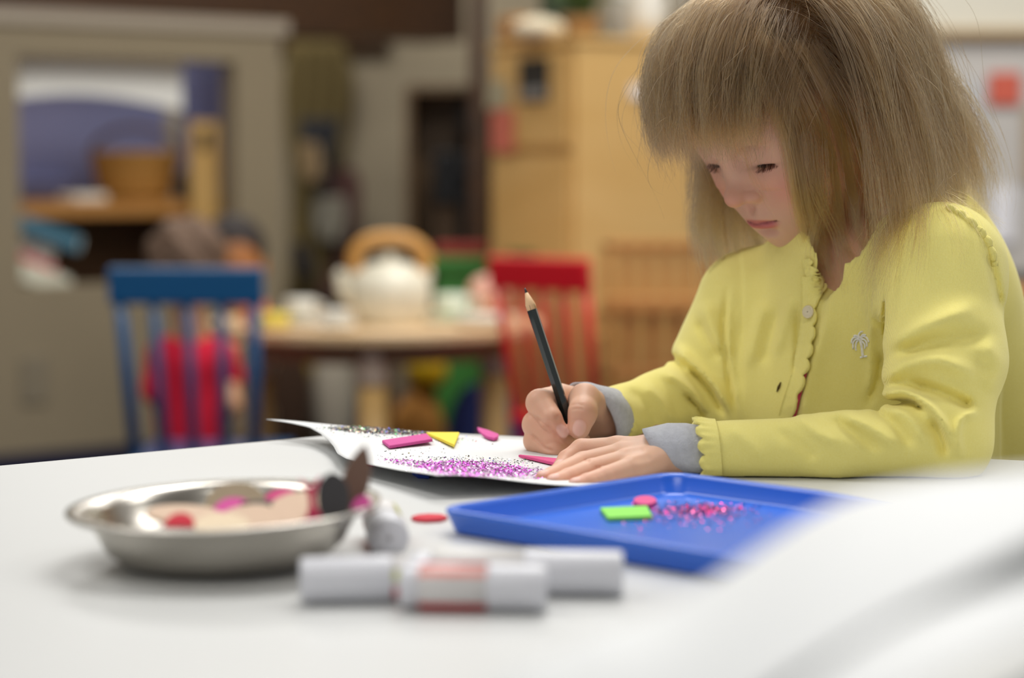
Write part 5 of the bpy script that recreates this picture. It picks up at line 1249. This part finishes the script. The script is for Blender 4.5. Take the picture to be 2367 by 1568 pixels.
# ------------------------------------------------------------------ her chair
gc = thing('wooden_chair', (0.37, 1.70, 0), 'pale wooden chair the girl sits on', 'chair')
bdir = unit([0.60, 0.80, 0]); ldir = np.array([bdir[1], -bdir[0], 0])      # backwards, and her left-hand side
ang = math.atan2(ldir[1], ldir[0]); sc_ = np.array([0.30, 1.64, 0])
def cc(b, l, z): return sc_ + bdir * b + ldir * l + np.array([0, 0, z])
MB().box(cc(0.0, 0, 0.325), (0.31, 0.30, 0.022), ang).build('seat', m_wood2, gc, bevel=0.008, segs=3)
for sb in (-0.12, 0.135):
    for sl in (-0.13, 0.13):
        top_z = 0.64 if sb > 0 else 0.314
        MB().box(cc(sb + (0.018 if sb > 0 else 0), sl * 1.05, top_z / 2), (0.028, 0.028, top_z), ang).build('leg', m_wood2, gc, bevel=0.004)
MB().box(cc(0.150, 0, 0.60), (0.34, 0.020, 0.092), ang).build('back_rest', m_wood2, gc, bevel=0.006, segs=3)
MB().box(cc(0.150, 0, 0.47), (0.30, 0.018, 0.05), ang).build('back_slat', m_wood2, gc, bevel=0.005, segs=3)
# ------------------------------------------------------------------ hair
hr = np.random.default_rng(11)
SC = np.array([0, -0.008, 0.020]); SR_ = np.array([0.0675, 0.0825, 0.0725])    # skull ellipsoid in head axes
G = np.array([0, 0, -1.0])
crown = unit([0.05, -0.42, 0.90])
def toW(q): return HC + q @ HM
def scalp_dirs(n):
    out = []
    while len(out) < n:
        d = unit(hr.normal(size=3)); l, f, u = d
        if f > 0.25:
            if u < 0.38 + 0.10 * f + 0.0 * abs(l): continue
        elif f > -0.25:
            if u < -0.05 + 0.8 * max(0, f): continue
        else:
            if u < -0.55: continue
        out.append(d)
    return np.array(out)
def grow(dirs, fringe, shell, zcut, steps=48, step=0.0075, kap=None):
    """strands follow the combing over the skull, then fall; kept out of face and clothes; cut at a height"""
    N = len(dirs); p = toW(SC + dirs * SR_ * 0.995)
    nrm = unit_rows((dirs / SR_) @ HM); sgn = np.where(dirs[:, 0] + 0.06 * hr.normal(size=N) > 0.02, 1.0, -1.0)
    cmb = np.where(fringe[:, None], np.stack([0.30 * dirs[:, 0], np.full(N, 1.0), np.full(N, -0.55)], 1), np.stack([sgn * (0.75 + 0.2 * np.abs(dirs[:, 0])), np.where(sgn > 0, 0.22, -0.10) * np.clip(dirs[:, 1] + 0.3, 0, 1) - np.where(sgn > 0, 0.05, 0.30) - 0.75 * np.clip(-dirs[:, 1] - 0.1, 0, 1), np.full(N, -0.75)], 1))
    cmbW = unit_rows(cmb @ HM); jit = hr.normal(size=(N, 3)) * 0.10
    d = unit_rows(cmbW + 0.45 * nrm + jit); path = [p.copy()]
    for i in range(steps - 1):
        q = (p - HC) @ HM.T - SC; R = SR_ + shell[:, None]; e = np.sqrt(((q / R) ** 2).sum(1)); ul = q[:, 2] / R[:, 2]; fl = q[:, 1] / R[:, 1]
        on = (e < 1.06) & np.where(fringe, fl < 0.80, ul > np.where((dirs[:, 1] > -0.25) & (sgn > 0), 0.30, -0.05))
        nn = unit_rows((q / R ** 2) @ HM); ct = cmbW - nn * (cmbW * nn).sum(1, keepdims=True); ct = unit_rows(ct + 0.12 * G + 0.4 * jit)
        tgt = np.where(on[:, None], ct, G); kk = np.where(on, 0.30, step * kap)[:, None]
        d = unit_rows(d + kk * (tgt - d)); p = p + step * d
        gs = shell * min(1.0, (i + 1) / 4.0)
        for _ in range(2):
            q = (p - HC) @ HM.T - SC; R = SR_ + gs[:, None]; e = np.sqrt(((q / R) ** 2).sum(1)); ins = e < 1
            if ins.any():
                q[ins] /= e[ins][:, None]; pn = HC + (q + SC) @ HM; nn = unit_rows((q / R ** 2) @ HM); dn = (d * nn).sum(1, keepdims=True)
                d = np.where(ins[:, None], unit_rows(d - np.minimum(dn, 0) * nn), d); p = np.where(ins[:, None], pn, p)
            for Fd, mg in ((FH, 0.0022), (FC, 0.003)):
                lo_ = Fd.lo + Fd.h; hi_ = Fd.lo + Fd.h * (np.array(Fd.n) - 2); inb = ((p > lo_) & (p < hi_)).all(1)
                if not inb.any(): continue
                v = np.full(N, 1.0); v[inb] = Fd.value(p[inb]); bad = v < mg
                if bad.any():
                    g = Fd.grad(p[bad]); p[bad] += g * (mg - v[bad])[:, None]
                    dn = (d[bad] * g).sum(1, keepdims=True); d[bad] = unit_rows(d[bad] - np.minimum(dn, 0) * g)
        path.append(p.copy())
    S = np.stack(path, 1); out = np.zeros((N, ST, 3))
    for n in range(N):
        zc_ = zcut(S[n]) + hr.normal() * (0.005 if fringe[0] else 0.011); below = np.where(S[n, :, 2] < zc_)[0]; k = below[0] if len(below) else steps - 1; k = max(k, 6)
        s_ = np.linspace(0, k, ST); i0 = np.minimum(s_.astype(int), steps - 2); f = (s_ - i0)[:, None]; out[n] = S[n][i0] * (1 - f) + S[n][i0 + 1] * f
    return out
def unit_rows(a): return a / (np.linalg.norm(a, axis=-1, keepdims=True) + 1e-9)
NG = 1000; ST = 30; tt_ = np.linspace(0, 1, ST)
gd = scalp_dirs(int(NG * 1.25)); _sd = (gd[:, 0] > 0.35) & (gd[:, 1] > -0.30) & (gd[:, 1] < 0.5) & (gd[:, 2] < 0.75); gd = gd[~(_sd & (hr.random(len(gd)) < 0.35))][:NG]; NG = len(gd)
isb = (gd[:, 1] > 0.02 - 0.25 * (gd[:, 2] - 0.8)) & (np.abs(gd[:, 0]) < 0.74 + 0.10 * (gd[:, 0] > 0))
zf, zs, zb_ = zat(350, 1.48), zat(632, 1.52), zat(462, 1.56)
def cut_long(S):
    q = (S[-1] - HC) @ HM.T; a = np.clip((-(q[1]) - 0.005) / 0.05, 0, 1)
    q2 = (S[18] - HC) @ HM.T; a = np.clip((-q2[1] + 0.030) / 0.040, 0, 1) if q2[0] > 0 else np.clip((-q2[1] + 0.0) / 0.04, 0, 1)
    return zs * (1 - a) + zb_ * a
shell = 0.004 + np.where(isb, 0.010, 0.014) * hr.random(NG) + 0.005 * (gd[:, 2] > 0.5)
kap = np.where(isb, 34.0, np.where(gd[:, 0] < 0, 30.0, 17.0)) * (0.75 + 0.5 * hr.random(NG))
gp = np.zeros((NG, ST, 3))
for msk, cutf in ((isb, lambda S: zf), (~isb, cut_long)):
    gp[msk] = grow(gd[msk], np.full(msk.sum(), bool(msk is isb)), shell[msk], cutf, 48, 0.0075, kap[msk])
neck_c = (H(0, -0.03, -0.05) + NB) / 2
curl = np.where(isb, 0.0, 0.012 * hr.random(NG))
inw = neck_c[None, None, :] - gp; inw[..., 2] = 0; inw = unit_rows(inw)
inf_ = HC[None, None, :] - gp; inf_[..., 2] = 0; inf_ = unit_rows(inf_); fc_ = np.where(isb, 0.010 + 0.010 * hr.random(NG), 0.0)
gp = gp + inf_ * (fc_[:, None] * np.clip((tt_ - 0.35) / 0.65, 0, 1)[None, :] ** 1.6)[..., None]
gp = gp + inw * (curl[:, None] * np.clip((tt_ - 0.78) / 0.22, 0, 1)[None, :] ** 2)[..., None]
def child_strands(gp, gd, n, spread, clump, rnd, isb, freq=2.2):
    NGc = len(gp); gi = hr.integers(0, NGc, n); base = gp[gi]
    off = hr.normal(size=(n, 3)); nrm = unit_rows((gd[gi] / SR_) @ HM); off -= nrm * (off * nrm).sum(1, keepdims=True); off *= spread
    t = tt_[None, :, None]; cl = clump[:, None, None]
    pos = base + off[:, None, :] * (1 - cl * t ** 0.8)
    ph = hr.uniform(0, 6.28, (n, 3)); fr = hr.uniform(0.6, freq, (n, 1))
    wave = np.sin(6.283 * fr[:, :, None] * t + ph[:, None, :]) - np.sin(ph)[:, None, :]
    pos = pos + wave * (rnd[:, None, None] * t ** 1.2)
    k = hr.uniform(0.86, 1.0, n); # random shortening
    s = np.clip(tt_[None, :] * k[:, None] * (ST - 1), 0, ST - 1.001); i0 = s.astype(int); f = (s - i0)[..., None]; r_ = np.arange(n)[:, None]
    pos = pos[r_, i0] * (1 - f) + pos[r_, i0 + 1] * f
    return pos, gi
n1 = 17000
cl = hr.uniform(0.55, 0.98, n1); rn = 0.0016 + 0.0016 * hr.random(n1)
s1, g1_ = child_strands(gp, gd, n1, 0.0062, cl, rn, isb)
n2 = 1300
s2, g2_ = child_strands(gp, gd, n2, 0.012, hr.uniform(0.0, 0.2, n2), 0.006 + 0.008 * hr.random(n2), isb, 1.4)      # flyaways
strands = np.vstack([s1, s2]); gidx = np.concatenate([g1_, g2_])
# single locks laid by hand across the temple and cheek: (pixel path, hairs, spread)
def lock(path, n, spread, off=0.006, conv=0.5, wob=0.0022, lift0=0.016, Yc=None):
    c = []
    for j, (x, y) in enumerate(path):
        q = FH.hit(x, y, 1.38, 1.60); q2 = FC.hit(x, y, 1.38, 1.64) if (1395 < x < 2350) else None
        if q is None or (q2 is not None and q2[1] < q[1]): q = q2 if q2 is not None else q
        if q is None: q = P(x, y, c[-1][1] if c else 1.50)
        Yq = q[1] - (off if j > 1 else lift0)
        if c: Yq = min(max(Yq, c[-1][1] - 0.022), c[-1][1] + 0.030)
        c.append(P(x, y, Yq))
    if Yc: c = [P(x, y, Yc) for x, y in path]
    base = smooth_pts(c, ST); S = np.repeat(base[None], n, 0)
    o_ = hr.normal(size=(n, 1, 3)) * spread; t = tt_[None, :, None]
    ph = hr.uniform(0, 6.28, (n, 1, 3)); w_ = wob * hr.random((n, 1, 1)); S = S + o_ * (1 - conv * t) + (np.sin(5.0 * t + ph) - np.sin(ph)) * w_ * t ** 0.7
    k = hr.uniform(0.85, 1.0, n); s_ = np.clip(tt_[None, :] * k[:, None] * (ST - 1), 0, ST - 1.001); i0 = s_.astype(int); f = (s_ - i0)[..., None]; r_ = np.arange(n)[:, None]
    return S[r_, i0] * (1 - f) + S[r_, i0 + 1] * f
LK = [([(1720, 90), (1775, 210), (1818, 320), (1838, 430), (1862, 540), (1895, 640)], 190, 0.0030), ([(1745, 80), (1800, 200), (1838, 320), (1862, 440), (1890, 560), (1925, 655)], 150, 0.0032),
      ([(1770, 90), (1830, 210), (1872, 330), (1895, 450), (1905, 560), (1925, 650)], 130, 0.0034), ([(1800, 100), (1870, 230), (1915, 350), (1935, 470), (1950, 560), (1990, 620)], 150, 0.0034),
      ([(1840, 100), (1910, 220), (1950, 340), (1970, 450), (1985, 540), (2030, 620)], 150, 0.0032), ([(1880, 110), (1950, 240), (1995, 360), (2010, 470), (2020, 560), (2055, 628)], 120, 0.0030),
      ([(1690, 180), (1712, 300), (1735, 400), (1765, 460), (1800, 520)], 7, 0.0005), ([(1650, 200), (1690, 300), (1712, 352), (1730, 375)], 30, 0.003), ([(1900, 330), (1905, 450), (1880, 560), (1870, 640)], 40, 0.004), ([(1860, 300), (1880, 430), (1935, 560), (1950, 680)], 40, 0.0035)]
FAR = [([(1640, 330), (1632, 430), (1622, 520), (1640, 636)], 110, 0.0036), ([(1662, 340), (1655, 440), (1655, 540), (1680, 636)], 130, 0.0036), ([(1690, 350), (1690, 460), (1700, 550), (1716, 628)], 130, 0.0034), ([(1715, 380), (1722, 470), (1750, 560), (1735, 625)], 110, 0.0030), ([(1625, 330), (1612, 440), (1605, 540), (1612, 610)], 60, 0.004)]
lks = np.vstack([lock(p_, n_, s_) for p_, n_, s_ in LK] + [lock(p_, n_, s_, Yc=1.592) for p_, n_, s_ in FAR]); LK = LK + FAR; strands = np.vstack([strands, lks])
gtone = hr.random(NG) ** 2.2 * 0.85
tone = np.concatenate([np.clip(gtone[gidx] + 0.22 * hr.random(len(gidx)), 0, 1), np.concatenate([np.full(n_, 0.55 + 0.45 * hr.random()) for _, n_, _ in LK])])
def hair_object(name, S, radius, tone_, m, parent):
    n, k, _ = S.shape
    hc = bpy.data.hair_curves.new(name); hc.add_curves([k] * n)
    hc.attributes['position'].data.foreach_set('vector', (S - WLOC[parent]).astype(np.float32).ravel()) if 'position' in hc.attributes else hc.points.foreach_set('position', (S - WLOC[parent]).astype(np.float32).ravel())
    ra = hc.attributes.get('radius') or hc.attributes.new('radius', 'FLOAT', 'POINT')
    tp = np.clip((1 - np.linspace(0, 1, k)) * 3.0, 0.25, 1.0); ra.data.foreach_set('value', (radius[:, None] * tp[None, :]).astype(np.float32).ravel())
    ta = hc.attributes.new('tone', 'FLOAT', 'CURVE'); ta.data.foreach_set('value', tone_.astype(np.float32))
    hc.materials.append(m)
    o = bpy.data.objects.new(name, hc); COL.objects.link(o); o.parent = parent; WLOC[o] = WLOC[parent]
    return o
def hair_mat(name, dark, light, tipd, tipl, rough=0.32):
    m = bpy.data.materials.new(name); m.use_nodes = True; nt = m.node_tree; nt.nodes.clear()
    out = nt.nodes.new('ShaderNodeOutputMaterial'); h = nt.nodes.new('ShaderNodeBsdfHairPrincipled'); nt.links.new(h.outputs[0], out.inputs[0])
    h.parametrization = 'COLOR'; h.inputs['Roughness'].default_value = rough; h.inputs['Radial Roughness'].default_value = 0.45; h.inputs['Coat'].default_value = 0.0
    info = nt.nodes.new('ShaderNodeHairInfo'); at = nt.nodes.new('ShaderNodeAttribute'); at.attribute_name = 'tone'
    a = nt.nodes.new('ShaderNodeMix'); a.data_type = 'RGBA'; a.inputs[6].default_value = dark; a.inputs[7].default_value = light
    c = nt.nodes.new('ShaderNodeMix'); c.data_type = 'RGBA'; c.inputs[6].default_value = tipd; c.inputs[7].default_value = tipl
    e = nt.nodes.new('ShaderNodeMix'); e.data_type = 'RGBA'
    nt.links.new(at.outputs['Fac'], a.inputs[0]); nt.links.new(at.outputs['Fac'], c.inputs[0]); pw = nt.nodes.new('ShaderNodeMath'); pw.operation = 'POWER'; pw.inputs[1].default_value = 1.9; nt.links.new(info.outputs['Intercept'], pw.inputs[0]); nt.links.new(pw.outputs[0], e.inputs[0]); nt.links.new(a.outputs[2], e.inputs[6]); nt.links.new(c.outputs[2], e.inputs[7])
    nt.links.new(e.outputs[2], h.inputs['Color'])
    return m
m_hair = hair_mat('hair_dark_blonde', C(34, 23, 13), C(112, 84, 52), C(92, 65, 36), C(204, 164, 106))
hair = hair_object('hair', strands, 0.000085 + 0.00004 * hr.random(len(strands)), tone, m_hair, girl)
# eyelashes
LS = []
for s in (-1, 1):
    for k in range(90):
        a = hr.uniform(-1, 1); x = s * 0.0232 + a * 0.0112
        root = H(x, 0.0585 - 0.0048 * a * a + hr.normal() * 0.0003, -0.0140 - 0.0012 * (1 - a * a) + hr.normal() * 0.0004)
        L = 0.0080 * (0.75 + 0.35 * hr.random()); pts = []
        for t in np.linspace(0, 1, 8):
            pts.append(root + hF * (L * 0.75 * t) + hU * (-L * 0.80 * t + L * 0.42 * t * t) + hL * (a * L * 0.45 * t))
        LS.append(pts)
LS = np.array(LS)
lash = hair_object('eyelashes', LS, np.full(len(LS), 0.00016), np.full(len(LS), 0.2), hair_mat('lash_dark', C(38, 26, 22), C(46, 32, 26), C(30, 20, 18), C(36, 26, 22)), girl)
# ------------------------------------------------------------------ two children at the round table
def small_child(label, hx, hy, Y, yaw, torso, shoulders, arms, legs, skin_c, hair_c, shirt_m, pants_m, curly, seat):
    """head centre pixel + depth; torso/limbs given as pixel chains"""
    hc_ = P(hx, hy, Y); base = np.array([hc_[0], hc_[1], 0.0]); t = thing('person', tuple(base), label, 'person')
    f = np.array([-math.sin(yaw), -math.cos(yaw), 0.0]); u = np.array([0, 0, 1.0]); l = np.cross(u, f); M = np.array([l, f, u])
    h = 0.005; lo = hc_ - np.array([0.26, 0.28, 0.0]); lo[2] = 0.0; hi = hc_ + np.array([0.26, 0.28, 0.13])
    def F0(): return Field(lo, hi, h)
    B = F0(); B.ell(hc_ + f * -0.005 + u * 0.012, (0.066, 0.080, 0.072), M, 0.0); B.ell(hc_ + f * 0.025 - u * 0.03, (0.05, 0.045, 0.052), M, 0.02)
    B.ell(hc_ + f * 0.078 - u * 0.028, (0.010, 0.011, 0.010), M, 0.01)
    for s in (-1, 1): B.ell(hc_ + l * 0.066 * s - u * 0.02, (0.009, 0.016, 0.024), M, 0.006)
    nb = P(*shoulders[0], torso[0][2]) * 0.5 + P(*shoulders[1], torso[0][2]) * 0.5
    B.cone(hc_ - u * 0.05 - f * 0.015, nb, 0.030, 0.034, 0.015)
    S = F0()
    tp_ = [P(*q) for q in torso]; 
    for i in range(len(tp_) - 1): S.cone(tp_[i], tp_[i + 1], 0.058, 0.064, 0.03)
    for (sx, sy), arm in zip(shoulders, arms):
        sp_ = P(sx, sy, torso[0][2]); S.cone(nb - u * 0.03, sp_ - u * 0.02, 0.034, 0.034, 0.03)
        a = [sp_ - u * 0.02] + [P(*q) for q in arm]; S.cone(a[0], a[1], 0.034, 0.031, 0.015); B.cone(a[0], a[1], 0.024, 0.021, 0.01)
        for i in range(1, len(a) - 1): B.cone(a[i], a[i + 1], 0.021, 0.016, 0.008)
        e = a[-1]; d = unit(a[-1] - a[-2]); B.ell(e + d * 0.02, (0.02, 0.02, 0.016), None, 0.008)
        for k in range(4): B.cone(e + d * 0.025 + np.array([0, 0, 0.010 * (k - 1.5)]), e + d * 0.062 + np.array([0, 0, 0.009 * (k - 1.5)]), 0.0062, 0.005, 0.002)
    Lg = F0(); hips = tp_[-1]; Lg.ell(hips, (0.075, 0.07, 0.055), None, 0)
    for lg in legs:
        a = [hips + (P(*lg[0]) - hips) * 0.3] + [P(*q) for q in lg]
        for i in range(len(a) - 1): Lg.cone(a[i], a[i + 1], 0.045 - 0.006 * i, 0.038 - 0.006 * i, 0.015)
        ft = a[-1].copy(); ft[2] = 0.028; B.cone(ft + u * 0.02, ft + f * 0.07, 0.026, 0.020, 0.01)
        Lg.cone(a[-1], np.array([ft[0], ft[1], 0.06]), 0.030, 0.028, 0.01)
    Hh = F0(); Hh.ell(hc_ - f * 0.012 + u * 0.022, (0.074, 0.084, 0.076), M, 0.0); Hh.ell(hc_ - f * 0.045 - u * 0.02, (0.062, 0.045, 0.045), M, 0.02)
    Hh.ell(hc_ + f * 0.085 - u * 0.03, (0.075, 0.060, 0.060), M, 0.01, cut=True)
    if curly:
        i_, p_ = Hh.near(0.02); Hh.a[i_[:, 0], i_[:, 1], i_[:, 2]] += (0.006 * np.sin(p_[:, 0] * 210) * np.sin(p_[:, 1] * 190) * np.sin(p_[:, 2] * 230) + 0.003 * np.sin(p_[:, 0] * 90 + p_[:, 2] * 70)).astype(np.float32)
    for nm, Fd, m in (('body', B, mat('skin_' + nm_of(skin_c), skin_c, 0.5, sss=0.2)), ('shirt', S, shirt_m), ('trousers', Lg, pants_m), ('hair', Hh, mat('hair_' + nm_of(hair_c), hair_c, 0.75, noise=0.25, nscale=90, bump=0.8, bscale=140))):
        v, fc_ = Fd.mesh(); link_mesh(nm, v, fc_, m, t, smooth=True)
    sp = hips.copy(); zs_ = hips[2] - 0.05
    stl = thing('floor_stool', (sp[0], sp[1], 0), seat, 'stool')
    MB().lathe([(0.001, zs_ - 0.02), (0.10, zs_ - 0.02), (0.105, zs_ - 0.012), (0.10, zs_), (0.001, zs_)], (sp[0], sp[1], 0), 28).build('seat', m_wood3, stl, smooth=False)
    for k in range(3): MB().tube([(sp[0] + 0.06 * math.cos(2.1 * k), sp[1] + 0.06 * math.sin(2.1 * k), zs_ - 0.02), (sp[0] + 0.085 * math.cos(2.1 * k), sp[1] + 0.085 * math.sin(2.1 * k), 0)], 0.011, 8).build('leg', m_wood3, stl, smooth=True)
    return t
def nm_of(c): return '%02x%02x%02x' % tuple(int(255 * min(1, x)) for x in c[:3])
small_child('child with curly brown hair and a red shirt seen from behind through the blue chair', 436, 618, 4.18, math.radians(195),
    [(440, 845, 4.18), (440, 960, 4.20), (440, 1060, 4.20)], [(382, 800), (505, 800)], [[(362, 900, 4.16), (380, 960, 4.30)], [(528, 870, 4.20), (536, 935, 4.16), (520, 960, 4.3)]],
    [[(400, 1060, 4.36), (395, 1190, 4.38)], [(480, 1060, 4.36), (490, 1190, 4.38)]], C(190, 140, 104), C(108, 84, 66), mat('shirt_red', C(206, 14, 52), 0.9, noise=0.06, nscale=60), mat('trouser_tan', C(120, 96, 70), 0.9), True, 'low wooden stool under the child in the red shirt')
small_child('dark haired child in cream clothes half hidden behind the boy in red', 540, 596, 4.86, math.radians(-12),
    [(545, 800, 4.88), (548, 900, 4.88), (552, 985, 4.88)], [(496, 770), (600, 770)], [[(478, 850, 4.86), (470, 900, 4.80)], [(606, 838, 4.86), (600, 890, 4.80)]],
    [[(520, 985, 4.74), (515, 1100, 4.74)], [(592, 960, 4.72), (606, 1100, 4.70)]], C(168, 112, 66), C(44, 36, 34), mat('shirt_cream', C(222, 204, 160), 0.9), mat('trouser_cream', C(214, 200, 172), 0.9), False, 'low wooden stool under the dark haired child')
